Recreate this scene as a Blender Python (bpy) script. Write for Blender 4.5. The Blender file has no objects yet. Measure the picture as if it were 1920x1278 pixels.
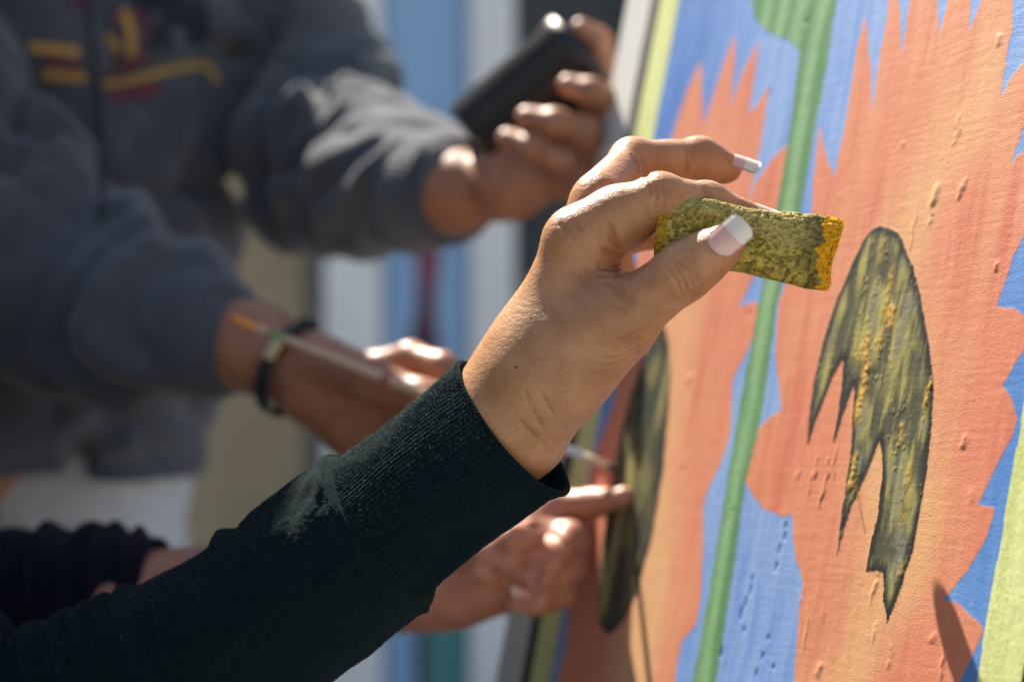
import bpy, math, random
import numpy as np

# ------------------------------------------------------------------ camera, sky, sun
SC = bpy.context.scene
COL = SC.collection
H = 0.95                                  # camera height above the ground
LENS = 65.0
F = 1920 * LENS / 36.0
cam_d = bpy.data.cameras.new('camera')
cam = bpy.data.objects.new('camera', cam_d)
COL.objects.link(cam)
cam.location = (0, 0, H)
cam.rotation_euler = (math.radians(90), 0, 0)
cam_d.lens = LENS
cam_d.sensor_width = 36.0
cam_d.clip_start = 0.02
cam_d.clip_end = 400
cam_d.dof.use_dof = True
cam_d.dof.focus_distance = 0.705
cam_d.dof.aperture_fstop = 4.6
SC.camera = cam

SUN_TO = np.array([-0.31, 0.56, 0.77])
SUN_TO = SUN_TO / np.linalg.norm(SUN_TO)
elev = math.asin(SUN_TO[2])
azim = math.atan2(SUN_TO[0], SUN_TO[1])   # from +Y towards +X
world = bpy.data.worlds.new('World')
SC.world = world
world.use_nodes = True
wn = world.node_tree.nodes
bg = wn['Background']
sky = wn.new('ShaderNodeTexSky')
sky.sky_type = 'NISHITA'
sky.sun_disc = False
sky.sun_elevation = elev
sky.sun_rotation = azim
world.node_tree.links.new(sky.outputs[0], bg.inputs[0])
bg.inputs[1].default_value = 0.060
sun_d = bpy.data.lights.new('sun', 'SUN')
sun_d.energy = 5.0
sun_d.angle = math.radians(0.53)
sun_d.color = (1.0, 0.91, 0.77)
sun = bpy.data.objects.new('sun', sun_d)
COL.objects.link(sun)
sun.location = tuple(SUN_TO * 12)
from mathutils import Vector, Matrix
sun.rotation_euler = Vector(SUN_TO).to_track_quat('Z', 'Y').to_euler()
SC.view_settings.view_transform = 'Standard'
SC.view_settings.look = 'None'
SC.view_settings.gamma = 1.0
SC.view_settings.exposure = 1.48
SC.cycles.use_denoising = True
SC.cycles.max_bounces = 8

# ------------------------------------------------------------------ helpers
rng = np.random.default_rng(7)
random.seed(7)


def V(*a):
    return np.array(a, float)


def W(px, py, d):
    """point at depth d (metres) along the line of sight through a photograph pixel"""
    return V((px - 960) / F * d, d, (639 - py) / F * d + H)


def unit(v):
    v = np.asarray(v, float)
    return v / np.linalg.norm(v)


def tag(o, label=None, cat=None, group=None, kind=None):
    if label: o['label'] = label
    if cat: o['category'] = cat
    if group: o['group'] = group
    if kind: o['kind'] = kind
    return o


def empty(name, loc, label=None, cat=None, group=None):
    o = bpy.data.objects.new(name, None)
    o.location = tuple(loc)
    o.empty_display_size = 0.05
    COL.objects.link(o)
    return tag(o, label, cat, group)


def mesh_obj(name, verts, faces, mats, parent=None, smooth=True, mat_idx=None, colors=None):
    me = bpy.data.meshes.new(name)
    verts = np.asarray(verts, np.float32)
    off = np.zeros(3)
    if parent is not None:
        p = parent
        while p is not None:
            off += np.array(p.location[:])
            p = p.parent
        verts = verts - off.astype(np.float32)
    if isinstance(faces, np.ndarray):
        nf, k = faces.shape
        me.vertices.add(len(verts))
        me.vertices.foreach_set('co', verts.ravel())
        me.loops.add(nf * k)
        me.loops.foreach_set('vertex_index', faces.astype(np.int32).ravel())
        me.polygons.add(nf)
        me.polygons.foreach_set('loop_start', np.arange(0, nf * k, k, dtype=np.int32))
        me.update(calc_edges=True)
    else:
        me.from_pydata([tuple(map(float, v)) for v in verts], [], faces)
    me.validate()
    if not isinstance(mats, (list, tuple)): mats = [mats]
    for m in mats: me.materials.append(m)
    if mat_idx is not None:
        me.polygons.foreach_set('material_index', np.asarray(mat_idx, np.int32))
    if smooth:
        me.polygons.foreach_set('use_smooth', np.ones(len(me.polygons), bool))
    if colors is not None:
        at = me.color_attributes.new('paint', 'FLOAT_COLOR', 'POINT')
        c = np.ones((len(verts), 4), np.float32)
        c[:, :3] = colors
        at.data.foreach_set('color', c.ravel())
    me.update()
    o = bpy.data.objects.new(name, me)
    COL.objects.link(o)
    if parent is not None:
        o.parent = parent
    return o


def join(parts):
    vs, fs, n = [], [], 0
    for v, f in parts:
        v = np.asarray(v, float)
        vs.append(v)
        f = np.asarray(f)
        fs.append(f + n)
        n += len(v)
    return np.concatenate(vs), np.concatenate(fs)


def box(c, ex, ey, ez, bev=0.0):
    """a box with half-axis vectors; bevelled by insetting (24 verts) when bev > 0"""
    c = np.asarray(c, float); ax = [np.asarray(e, float) for e in (ex, ey, ez)]
    if bev <= 0:
        v = [c + sx * ax[0] + sy * ax[1] + sz * ax[2] for sx in (-1, 1) for sy in (-1, 1) for sz in (-1, 1)]
        f = np.array([[0, 1, 3, 2], [4, 6, 7, 5], [0, 4, 5, 1], [2, 3, 7, 6], [0, 2, 6, 4], [1, 5, 7, 3]])
        return np.array(v), f
    L = [np.linalg.norm(a) for a in ax]; U = [a / l for a, l in zip(ax, L)]
    verts = []; idx = {}
    for sx in (-1, 1):
        for sy in (-1, 1):
            for sz in (-1, 1):
                s = (sx, sy, sz)
                for k in range(3):
                    q = [L[i] if i == k else L[i] - bev for i in range(3)]
                    idx[(s, k)] = len(verts)
                    verts.append(c + sum(s[i] * q[i] * U[i] for i in range(3)))
    faces = []
    for k in range(3):
        i, j = [(1, 2), (2, 0), (0, 1)][k]
        for sg in (-1, 1):
            loop = []
            for a, b in ((-1, -1), (1, -1), (1, 1), (-1, 1)):
                s = [0, 0, 0]; s[k] = sg; s[i] = a; s[j] = b
                loop.append(idx[(tuple(s), k)])
            faces.append(loop if sg > 0 else loop[::-1])
    for k in range(3):                      # edge chamfers along axis k
        i, j = [(1, 2), (2, 0), (0, 1)][k]
        for a in (-1, 1):
            for b in (-1, 1):
                s0 = [0, 0, 0]; s0[k] = -1; s0[i] = a; s0[j] = b
                s1 = list(s0); s1[k] = 1
                q = [idx[(tuple(s0), i)], idx[(tuple(s1), i)], idx[(tuple(s1), j)], idx[(tuple(s0), j)]]
                faces.append(q if a * b > 0 else q[::-1])
    for sx in (-1, 1):
        for sy in (-1, 1):
            for sz in (-1, 1):
                s = (sx, sy, sz)
                t = [idx[(s, 0)], idx[(s, 1)], idx[(s, 2)]]
                t = t if sx * sy * sz > 0 else t[::-1]
                faces.append([t[0], t[1], t[2], t[2]])
    return np.array(verts), faces


def box_obj(name, c, ex, ey, ez, mat, parent=None, bev=0.0):
    v, f = box(c, ex, ey, ez, bev)
    f = [list(dict.fromkeys(map(int, q))) for q in f]
    return mesh_obj(name, v, f, mat, parent, smooth=False)


def frames(path):
    path = np.asarray(path, float)
    T = np.gradient(path, axis=0)
    T /= np.linalg.norm(T, axis=1)[:, None]
    ref = V(0, -1, 0)
    if abs(T[len(T) // 2] @ ref) > 0.85: ref = V(0, 0, 1)
    e1 = ref - (T @ ref)[:, None] * T
    e1 /= np.linalg.norm(e1, axis=1)[:, None]
    e2 = np.cross(T, e1)
    return T, e1, e2


def catmull(pts, n):
    pts = np.asarray(pts, float)
    P = np.vstack([2 * pts[0] - pts[1], pts, 2 * pts[-1] - pts[-2]])
    seg = len(pts) - 1
    out = []
    for u in np.linspace(0, seg, n):
        i = min(int(u), seg - 1); t = u - i
        p0, p1, p2, p3 = P[i], P[i + 1], P[i + 2], P[i + 3]
        out.append(.5 * ((2 * p1) + (-p0 + p2) * t + (2 * p0 - 5 * p1 + 4 * p2 - p3) * t * t + (-p0 + 3 * p1 - 3 * p2 + p3) * t ** 3))
    return np.array(out)


def grid_faces(nr, nc, closed=True):
    r = np.arange(nr - 1)[:, None]; c = np.arange(nc if closed else nc - 1)[None, :]
    c2 = (c + 1) % nc
    a = r * nc + c; b = r * nc + c2; d = (r + 1) * nc + c; e = (r + 1) * nc + c2
    return np.stack([a, b, e, d], -1).reshape(-1, 4)


def lathe(path, radii, nseg=40, squash=None):
    """surface of revolution about a (possibly bent) path, one ring for each path point"""
    T, e1, e2 = frames(path)
    th = np.linspace(0, 2 * np.pi, nseg, endpoint=False)
    R = np.asarray(radii, float)[:, None]
    v = np.asarray(path)[:, None, :] + R[..., None] * (np.cos(th)[None, :, None] * e1[:, None, :] + np.sin(th)[None, :, None] * e2[:, None, :])
    return v.reshape(-1, 3), grid_faces(len(path), nseg)


def lathe_line(p, q, prof, nseg=40):
    """prof = [(position along p->q in metres, radius)], may run back and forth"""
    p = np.asarray(p, float); T = unit(np.asarray(q, float) - p)
    ref = V(0, -1, 0) if abs(T[1]) < .85 else V(0, 0, 1)
    e1 = unit(ref - (T @ ref) * T); e2 = np.cross(T, e1)
    th = np.linspace(0, 2 * np.pi, nseg, endpoint=False)
    v = [p + t * T + r * (np.cos(a) * e1 + np.sin(a) * e2) for t, r in prof for a in th]
    return np.array(v), grid_faces(len(prof), nseg)


def vnoise(x, y, seed=0):
    xi = np.floor(x).astype(np.int64); yi = np.floor(y).astype(np.int64)
    fx = x - xi; fy = y - yi
    fx = fx * fx * (3 - 2 * fx); fy = fy * fy * (3 - 2 * fy)

    def hsh(i, j):
        n = (i * 374761393 + j * 668265263 + seed * 974634777) & 0xFFFFFFFF
        n = ((n ^ (n >> 13)) * 1274126177) & 0xFFFFFFFF
        return ((n ^ (n >> 16)) & 0xFFFF) / 65535.0
    a = hsh(xi, yi); b = hsh(xi + 1, yi); c = hsh(xi, yi + 1); d = hsh(xi + 1, yi + 1)
    return (a + (b - a) * fx) * (1 - fy) + (c + (d - c) * fx) * fy


def fbm(x, y, seed=0, o=4):
    s = 0; a = .5; t = 0
    for k in range(o):
        s = s + a * vnoise(x * 2 ** k + 17.3 * k, y * 2 ** k + 5.1 * k, seed + k); t += a; a *= .5
    return s / t


def sm(e0, e1, x):
    t = np.clip((x - e0) / (e1 - e0), 0, 1)
    return t * t * (3 - 2 * t)


# --- smooth solids: distance functions, unions, and a surface-net mesher ---
def cap(a, b, ra, rb, n=None, f=1.0):
    a = np.asarray(a, float); b = np.asarray(b, float)
    ab = b - a; L2 = max(ab @ ab, 1e-12)
    nn = None if n is None else unit(n)

    def fn(P):
        q = P - a
        t = np.clip(q @ ab / L2, 0, 1)
        q = q - t[:, None] * ab
        if nn is not None:
            q = q + ((f - 1) * (q @ nn))[:, None] * nn
        return np.sqrt((q * q).sum(1)) - (ra + t * (rb - ra))
    rr = max(ra, rb) / min(f, 1.0)
    fn.bb = (np.minimum(a, b) - rr, np.maximum(a, b) + rr)
    return fn


def ball(c, r, n=None, f=1.0):
    return cap(c, np.asarray(c, float) + V(0, 0, 1e-5), r, r, n, f)


def bbu(fs):
    return (np.min([g.bb[0] for g in fs], 0), np.max([g.bb[1] for g in fs], 0))


def smin(a, b, k):
    h = np.clip(.5 + .5 * (b - a) / k, 0, 1)
    return b + (a - b) * h - k * h * (1 - h)


def su(k, *fs):
    def fn(P):
        d = fs[0](P)
        for g in fs[1:]: d = smin(d, g(P), k)
        return d
    fn.bb = bbu(fs)
    return fn


def un(*fs):
    def fn(P):
        d = fs[0](P)
        for g in fs[1:]: d = np.minimum(d, g(P))
        return d
    fn.bb = bbu(fs)
    return fn


def chain(pts, k=0.002):
    """pts = [(point, radius)...] as a tapered, jointed limb"""
    return su(k, *[cap(p, q, r, s) for (p, r), (q, s) in zip(pts[:-1], pts[1:])])


def grooves(base, lines):
    """press shallow creases (polyline, depth, width) into a solid"""
    segs = []
    for pl, dep, wid in lines:
        for p, q in zip(pl[:-1], pl[1:]):
            segs.append((np.asarray(p, float), np.asarray(q, float), dep, wid))

    def fn(P):
        d = base(P)
        for p, q, dep, wid in segs:
            m = np.abs(P - (p + q) / 2).max(1) < np.linalg.norm(q - p) / 2 + 4 * wid
            if not m.any(): continue
            S = P[m]; ab = q - p
            t = np.clip((S - p) @ ab / (ab @ ab), 0, 1)
            r = np.linalg.norm(S - p - t[:, None] * ab, axis=1)
            d[m] += dep * np.exp(-(r / wid) ** 2)
        return d
    fn.bb = base.bb
    return fn


def ev(fn, P, step=150000):
    return np.concatenate([fn(P[i:i + step]) for i in range(0, len(P), step)]) if len(P) else np.zeros(0)


def mesher(fn, h, bb=None, project=1):
    lo, hi = bb if bb is not None else fn.bb
    lo = np.asarray(lo) - 3 * h; hi = np.asarray(hi) + 3 * h
    C = 4
    n = (np.ceil((hi - lo) / (h * C)).astype(int) + 1)
    ax = [lo[i] + h * C * np.arange(n[i]) for i in range(3)]
    G = np.stack(np.meshgrid(*ax, indexing='ij'), -1).reshape(-1, 3)
    dc = ev(fn, G).reshape(n)
    N = (n - 1) * C + 1
    D = np.repeat(np.repeat(np.repeat(dc, C, 0), C, 1), C, 2)
    o = C // 2
    D = np.pad(D, ((0, 4), (0, 4), (0, 4)), 'edge')[o:o + N[0], o:o + N[1], o:o + N[2]].astype(np.float32)
    act = np.abs(D) < h * C * 2.4
    ii = np.argwhere(act)
    D[act] = ev(fn, lo + ii * h)
    D[D == 0] = 1e-9
    s = D < 0
    nx, ny, nz = N
    c = np.zeros((nx - 1, ny - 1, nz - 1), np.int8)
    for dx in (0, 1):
        for dy in (0, 1):
            for dz in (0, 1):
                c += s[dx:nx - 1 + dx, dy:ny - 1 + dy, dz:nz - 1 + dz]
    cell = (c > 0) & (c < 8)
    ci = np.argwhere(cell)
    vid = -np.ones(cell.shape, np.int64)
    vid[cell] = np.arange(len(ci))
    acc = np.zeros((len(ci), 3)); cnt = np.zeros(len(ci))
    crn = [(x, y, z) for x in (0, 1) for y in (0, 1) for z in (0, 1)]
    vals = {k: D[ci[:, 0] + k[0], ci[:, 1] + k[1], ci[:, 2] + k[2]] for k in crn}
    for k in crn:
        for a in range(3):
            if k[a] == 0:
                k2 = list(k); k2[a] = 1; k2 = tuple(k2)
                v0, v1 = vals[k], vals[k2]
                m = (v0 < 0) != (v1 < 0)
                t = v0[m] / (v0[m] - v1[m])
                p = np.tile(np.array(k, float), (m.sum(), 1)); p[:, a] = t
                acc[m] += p; cnt[m] += 1
    verts = lo + (ci + acc / cnt[:, None]) * h
    faces = []
    for a in range(3):
        b, d = (a + 1) % 3, (a + 2) % 3
        sl0 = [slice(None)] * 3; sl1 = [slice(None)] * 3
        sl0[a] = slice(0, N[a] - 1); sl1[a] = slice(1, N[a])
        ch = s[tuple(sl0)] != s[tuple(sl1)]
        e = np.argwhere(ch)
        e = e[(e[:, b] > 0) & (e[:, d] > 0) & (e[:, b] < N[b] - 1) & (e[:, d] < N[d] - 1)]
        neg = s[tuple(e.T)]

        def q(ob, od):
            f = e.copy(); f[:, b] -= ob; f[:, d] -= od
            return vid[tuple(f.T)]
        quad = np.stack([q(1, 1), q(0, 1), q(0, 0), q(1, 0)], 1)
        quad[~neg] = quad[~neg][:, ::-1]
        faces.append(quad)
    faces = np.concatenate(faces)
    faces = faces[(faces >= 0).all(1)]
    for _ in range(project):
        d0 = ev(fn, verts)
        g = np.stack([ev(fn, verts + dv) - d0 for dv in np.eye(3) * h * .3], 1) / (.3 * h)
        gl = np.maximum((g * g).sum(1), .15)
        stp = np.clip(d0 / gl, -h, h)
        verts = verts - stp[:, None] * g
    return verts, faces


def trace(fn, pxy, tmin=0.5, tmax=2.5):
    """where the line of sight through a pixel meets a solid"""
    R = np.array([V((x - 960) / F, 1, (639 - y) / F) for x, y in pxy])
    t = np.full(len(R), tmin)
    o = V(0, 0, H)
    for _ in range(60):
        d = fn(o + R * t[:, None])
        t = np.minimum(t + d * .8, tmax)
        if (np.abs(d) < 4e-5)[t < tmax].all(): break
    return o + R * t[:, None]


def grad(fn, P, e=0.002):
    g = np.stack([fn(P + dv) - fn(P - dv) for dv in np.eye(3) * e], 1)
    return g / np.linalg.norm(g, axis=1)[:, None]


# ------------------------------------------------------------------ materials
def nmat(name):
    m = bpy.data.materials.new(name); m.use_nodes = True
    nt = m.node_tree
    return m, nt, nt.nodes['Principled BSDF'], nt.nodes.new, nt.links.new


def coords(nt, scale, kind='Object'):
    tc = nt.nodes.new('ShaderNodeTexCoord'); mp = nt.nodes.new('ShaderNodeMapping')
    mp.inputs['Scale'].default_value = scale if isinstance(scale, tuple) else (scale,) * 3
    nt.links.new(tc.outputs[kind], mp.inputs[0])
    return mp.outputs[0]


def ramp(nt, fac, stops):
    r = nt.nodes.new('ShaderNodeValToRGB')
    e = r.color_ramp.elements
    while len(e) < len(stops): e.new(0.5)
    for k, (p, c) in zip(e, stops):
        k.position = p; k.color = (*c, 1)
    nt.links.new(fac, r.inputs[0])
    return r.outputs[0]


def noise_mat(name, stops, scale=200, rough=.6, bump=.2, bscale=None, bdist=.001, detail=5, sheen=0, metal=0, spec=.5, coat=0):
    m, nt, p, new, lk = nmat(name)
    n = new('ShaderNodeTexNoise'); n.inputs['Scale'].default_value = 1; n.inputs['Detail'].default_value = detail
    lk(coords(nt, scale), n.inputs['Vector'])
    lk(ramp(nt, n.outputs[0], stops), p.inputs['Base Color'])
    p.inputs['Roughness'].default_value = rough
    p.inputs['Metallic'].default_value = metal
    p.inputs['Specular IOR Level'].default_value = spec
    p.inputs['Coat Weight'].default_value = coat
    if sheen:
        p.inputs['Sheen Weight'].default_value = sheen
        p.inputs['Sheen Roughness'].default_value = .45
    if bump:
        b = new('ShaderNodeTexNoise'); b.inputs['Scale'].default_value = 1; b.inputs['Detail'].default_value = 4
        lk(coords(nt, bscale or (tuple(3 * q for q in scale) if isinstance(scale, tuple) else scale * 3)), b.inputs['Vector'])
        bp = new('ShaderNodeBump'); bp.inputs['Strength'].default_value = bump; bp.inputs['Distance'].default_value = bdist
        lk(b.outputs[0], bp.inputs['Height']); lk(bp.outputs[0], p.inputs['Normal'])
    return m


def skin_mat(name, c0, c1, c2, sss=.18, fine=True):
    m, nt, p, new, lk = nmat(name)
    n = new('ShaderNodeTexNoise'); n.inputs['Scale'].default_value = 1; n.inputs['Detail'].default_value = 6
    lk(coords(nt, 85), n.inputs['Vector'])
    col = ramp(nt, n.outputs[0], [(.34, c0), (.5, c1), (.66, c2)])
    n2 = new('ShaderNodeTexNoise'); n2.inputs['Scale'].default_value = 1; n2.inputs['Detail'].default_value = 3
    lk(coords(nt, 1000), n2.inputs['Vector'])
    mx = new('ShaderNodeMixRGB'); mx.blend_type = 'MULTIPLY'; mx.inputs[0].default_value = .5
    lk(col, mx.inputs[1])
    lk(ramp(nt, n2.outputs[0], [(.3, (.70, .62, .58)), (.6, (1, 1, 1))]), mx.inputs[2])
    out = mx.outputs[0]
    if fine:                                  # flush of the knuckles and fingertips, darker crease lines
        at = new('ShaderNodeAttribute'); at.attribute_name = 'paint'
        m2 = new('ShaderNodeMixRGB'); m2.blend_type = 'MULTIPLY'; m2.inputs[0].default_value = 1
        lk(out, m2.inputs[1]); lk(at.outputs['Color'], m2.inputs[2]); out = m2.outputs[0]
    lk(out, p.inputs['Base Color'])
    p.inputs['Roughness'].default_value = .44
    p.inputs['Specular IOR Level'].default_value = .45
    p.inputs['Subsurface Weight'].default_value = sss
    p.inputs['Subsurface Radius'].default_value = (1.0, .32, .15)
    p.inputs['Subsurface Scale'].default_value = .005
    if fine:
        vo = new('ShaderNodeTexVoronoi'); vo.inputs['Scale'].default_value = 1; vo.feature = 'DISTANCE_TO_EDGE'
        lk(coords(nt, (720, 720, 1000)), vo.inputs['Vector'])
        wv = new('ShaderNodeTexNoise'); wv.inputs['Scale'].default_value = 1; wv.inputs['Detail'].default_value = 6
        lk(coords(nt, (260, 260, 640)), wv.inputs['Vector'])
        ad = new('ShaderNodeMath'); ad.operation = 'MULTIPLY_ADD'; ad.inputs[1].default_value = .6
        lk(vo.outputs[0], ad.inputs[0]); lk(wv.outputs[0], ad.inputs[2])
        bp = new('ShaderNodeBump'); bp.inputs['Strength'].default_value = .45; bp.inputs['Distance'].default_value = .0007
        lk(ad.outputs[0], bp.inputs['Height']); lk(bp.outputs[0], p.inputs['Normal'])
    return m


M = {}
M['skin_light'] = skin_mat('skin_light', (.375, .178, .078), (.435, .220, .098), (.485, .260, .123))
M['skin_brown'] = skin_mat('skin_brown', (.33, .145, .082), (.375, .172, .098), (.42, .20, .115), fine=False)
M['skin_rosy'] = skin_mat('skin_rosy', (.43, .18, .115), (.48, .215, .14), (.52, .245, .16), fine=False)
M['nail_pink'] = noise_mat('nail_pink', [(.3, (.62, .34, .28)), (.7, (.70, .42, .35))], 150, .22, .05, 900, .0002, coat=.5)
M['nail_white'] = noise_mat('nail_white', [(.3, (.66, .58, .48)), (.7, (.74, .67, .57))], 150, .25, .03, 900, .0002, coat=.5)
M['knit_dark'] = noise_mat('knit_dark', [(.3, (.0030, .0100, .0128)), (.7, (.0055, .0185, .0215))], 700, .95, .8, 1600, .0012, sheen=.03, spec=.06)
M['knit_navy'] = noise_mat('knit_navy', [(.3, (.004, .005, .012)), (.7, (.008, .010, .020))], 500, .95, .5, 1200, .001, sheen=.08, spec=.15)
M['fibre'] = noise_mat('fibre', [(.3, (.12, .16, .15)), (.7, (.20, .25, .235))], 300, .9, 0, sheen=.2, spec=.2)
M['vellus'] = noise_mat('vellus', [(.3, (.55, .40, .28)), (.7, (.65, .5, .36))], 300, .6, 0)
M['fleece_grey'] = noise_mat('fleece_grey', [(.3, (.058, .066, .082)), (.7, (.090, .102, .125))], 260, .95, .6, 900, .0015, sheen=.35, spec=.15)
M['print_dark'] = noise_mat('print_dark', [(.3, (.006, .009, .016)), (.7, (.010, .014, .022))], 200, .7, .2)
M['print_navy'] = noise_mat('print_navy', [(.3, (.006, .014, .028)), (.7, (.010, .020, .038))], 200, .8, .2)
M['print_yellow'] = noise_mat('print_yellow', [(.3, (.42, .24, .05)), (.7, (.50, .30, .08))], 200, .7, .2)
M['print_red'] = noise_mat('print_red', [(.3, (.16, .015, .03)), (.7, (.22, .02, .04))], 200, .7, .2)
M['denim_white'] = noise_mat('denim_white', [(.3, (.42, .45, .50)), (.7, (.52, .55, .60))], 120, .9, .4, 700, .0008)
M['trouser_dark'] = noise_mat('trouser_dark', [(.3, (.02, .022, .03)), (.7, (.035, .04, .05))], 120, .9, .4, 700, .0008)
M['shoe'] = noise_mat('shoe', [(.3, (.10, .10, .11)), (.7, (.16, .16, .17))], 60, .7, .2)
M['hair'] = noise_mat('hair', [(.3, (.004, .004, .006)), (.7, (.010, .009, .011))], 260, .5, .6, 500, .002)
M['pot_black'] = noise_mat('pot_black', [(.3, (.008, .009, .011)), (.7, (.014, .015, .018))], 90, .42, .1, 400, .0004)
M['wood_pale'] = noise_mat('wood_pale', [(.3, (.50, .36, .22)), (.7, (.66, .52, .36))], (900, 120, 120), .45, .1)
M['paint_orange'] = noise_mat('paint_orange', [(.3, (.75, .25, .02)), (.7, (.85, .36, .04))], 250, .5, .2)
M['paint_green'] = noise_mat('paint_green', [(.3, (.16, .26, .08)), (.7, (.26, .36, .12))], 250, .5, .2)
M['paint_red'] = noise_mat('paint_red', [(.3, (.30, .05, .05)), (.7, (.36, .08, .07))], 250, .5, .2)
M['paint_pale_blue'] = noise_mat('paint_pale_blue', [(.35, (.30, .40, .70)), (.6, (.62, .62, .66))], 220, .5, .2)
M['metal'] = noise_mat('metal', [(.3, (.60, .55, .46)), (.7, (.72, .68, .58))], 200, .3, .05, metal=1)
M['bristle'] = noise_mat('bristle', [(.3, (.012, .012, .016)), (.7, (.03, .03, .035))], 700, .7, .5)
M['strap_black'] = noise_mat('strap_black', [(.3, (.008, .009, .014)), (.7, (.016, .018, .025))], 300, .6, .2)
M['strap_pale'] = noise_mat('strap_pale', [(.3, (.28, .25, .20)), (.7, (.38, .34, .28))], 300, .6, .2)
M['brass'] = noise_mat('brass', [(.3, (.62, .48, .22)), (.7, (.74, .60, .32))], 200, .35, .05, metal=.8)
M['frame_white'] = noise_mat('frame_white', [(.3, (.64, .65, .64)), (.7, (.74, .75, .74))], (30, 30, 6), .55, .25, 160, .0008)
M['frame_grey'] = noise_mat('frame_grey', [(.3, (.46, .47, .45)), (.7, (.56, .57, .54))], (30, 30, 6), .6, .25, 160, .0008)
M['strip_dark'] = noise_mat('strip_dark', [(.3, (.012, .022, .016)), (.7, (.022, .036, .026))], 60, .7, .2)
M['wood_back'] = noise_mat('wood_back', [(.3, (.22, .15, .09)), (.7, (.32, .22, .14))], (60, 60, 8), .7, .3)
M['wall_tan'] = noise_mat('wall_tan', [(.3, (.37, .285, .17)), (.7, (.44, .345, .21))], 9, .85, .4, 160, .003)
M['door_slate'] = noise_mat('door_slate', [(.3, (.035, .040, .045)), (.7, (.05, .055, .06))], 12, .6, .2, 120, .002)
M['shade_green'] = noise_mat('shade_green', [(.3, (.09, .10, .085)), (.7, (.12, .13, .11))], 20, .7, .2)
M['concrete'] = noise_mat('concrete', [(.3, (.30, .285, .26)), (.7, (.40, .385, .35))], 3.5, .9, .4, 60, .004)

# ------------------------------------------------------------------ setting: ground, building
gv, gf = [], []
n = 41
xs = np.linspace(-60, 60, n)
gx, gy = np.meshgrid(xs, xs, indexing='ij')
mesh_obj('ground', np.stack([gx, gy, np.zeros_like(gx)], -1).reshape(-1, 3), grid_faces(n, n, False), M['concrete'], smooth=False)['kind'] = 'structure'
YB = 3.3


def bx(px, y): return (px - 960) / F * y


bld = empty('building', (-1.2, YB + .1, 0), 'tan rendered building behind the person in grey with a dark slate door', 'building')
xw = bx(572, YB)
xe = bx(965, YB)
box_obj('wall', ((-5 + xw) / 2, YB + .1, 1.5), ((xw + 5) / 2, 0, 0), (0, .1, 0), (0, 0, 1.5), M['wall_tan'], bld)
box_obj('wall', ((xw + 3.9) / 2, YB + .1, 2.7), ((3.9 - xw) / 2, 0, 0), (0, .1, 0), (0, 0, .3), M['wall_tan'], bld)
box_obj('wall', ((3.0 + .95) / 2 + .0, YB + .1, 1.2), (1.025, 0, 0), (0, .1, 0), (0, 0, 1.199), M['wall_tan'], bld)
box_obj('shade_strip', (xw + .022, YB + .06, 1.2), (.021, 0, 0), (0, .075, 0), (0, 0, 1.198), M['shade_green'], bld, .004)  # dark strip standing in for the shaded recess at the wall's edge
dr = box_obj('door', (xw / 2 + .46 + .02, YB + .16, 1.2), ((.945 - xw) / 2 - .025, 0, 0), (0, .03, 0), (0, 0, 1.195), M['door_slate'], bld, .004)
for k in range(5):
    box_obj('door_board', (xw + .17 + k * (.945 - xw - .16) / 4.6 + .03, YB + .121, 1.2), (.1, 0, 0), (0, .008, 0), (0, 0, 1.15), M['door_slate'], dr, .004)
box_obj('handle', (.86, YB + .10, 1.05), (.012, 0, 0), (0, .02, 0), (0, 0, .07), M['metal'], dr, .004)

# ------------------------------------------------------------------ the painted board in front
TH = math.radians(22.8); PH = math.radians(12)
hv = V(-math.sin(TH), math.cos(TH), 0)            # along the board, away from the camera
mv = V(math.cos(TH), math.sin(TH), 0)
sv = mv * math.sin(PH) + V(0, 0, math.cos(PH))    # up the slope
nv = -np.cross(hv, sv)                            # out of the painted face
P0 = W(1640, 790, .75)
B_BOT = -P0[2] / sv[2]
B_TOP = .78
A_IN, A_OUT = .2555, -.0915
_Minv = np.linalg.inv


def ab(px, py):
    R = V((px - 960) / F, 1, (639 - py) / F)
    s = np.linalg.solve(np.stack([hv, sv, -R], 1), V(0, 0, H) - P0)
    return s[:2]


def AB(l):
    return np.array([ab(*p) for p in l])


def on(a, b, o=0.0):
    return P0 + a * hv + b * sv + o * nv


salmon_left = AB([(1250, 300), (1265, 240), (1290, 165), (1315, 113), (1317, 170), (1319, 238), (1340, 170), (1360, 110), (1379, 62), (1377, 130), (1369, 202), (1390, 140), (1423, 75), (1416, 140), (1404, 212), (1420, 195), (1443, 160), (1434, 220), (1425, 280), (1412, 340), (1402, 382), (1415, 345), (1440, 308), (1475, 270), (1470, 330), (1462, 400), (1440, 470), (1400, 545), (1386, 576), (1396, 570), (1416, 564), (1422, 575), (1419, 610), (1402, 655), (1374, 711), (1372, 750), (1371, 796), (1362, 841), (1345, 880), (1326, 920), (1318, 953), (1319, 1010), (1316, 1080), (1312, 1133), (1304, 1172), (1278, 1200), (1270, 1240), (1264, 1300), (1270, 1400), (1225, 1540), (1205, 1620), (1165, 1640), (1140, 1720), (1100, 1650), (1060, 1655), (1020, 1560), (1030, 1330), (1062, 1210), (1068, 1120), (1085, 1000), (1102, 905), (1120, 840), (1150, 760), (1170, 640), (1185, 540), (1196, 470), (1215, 400), (1228, 350)])
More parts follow.
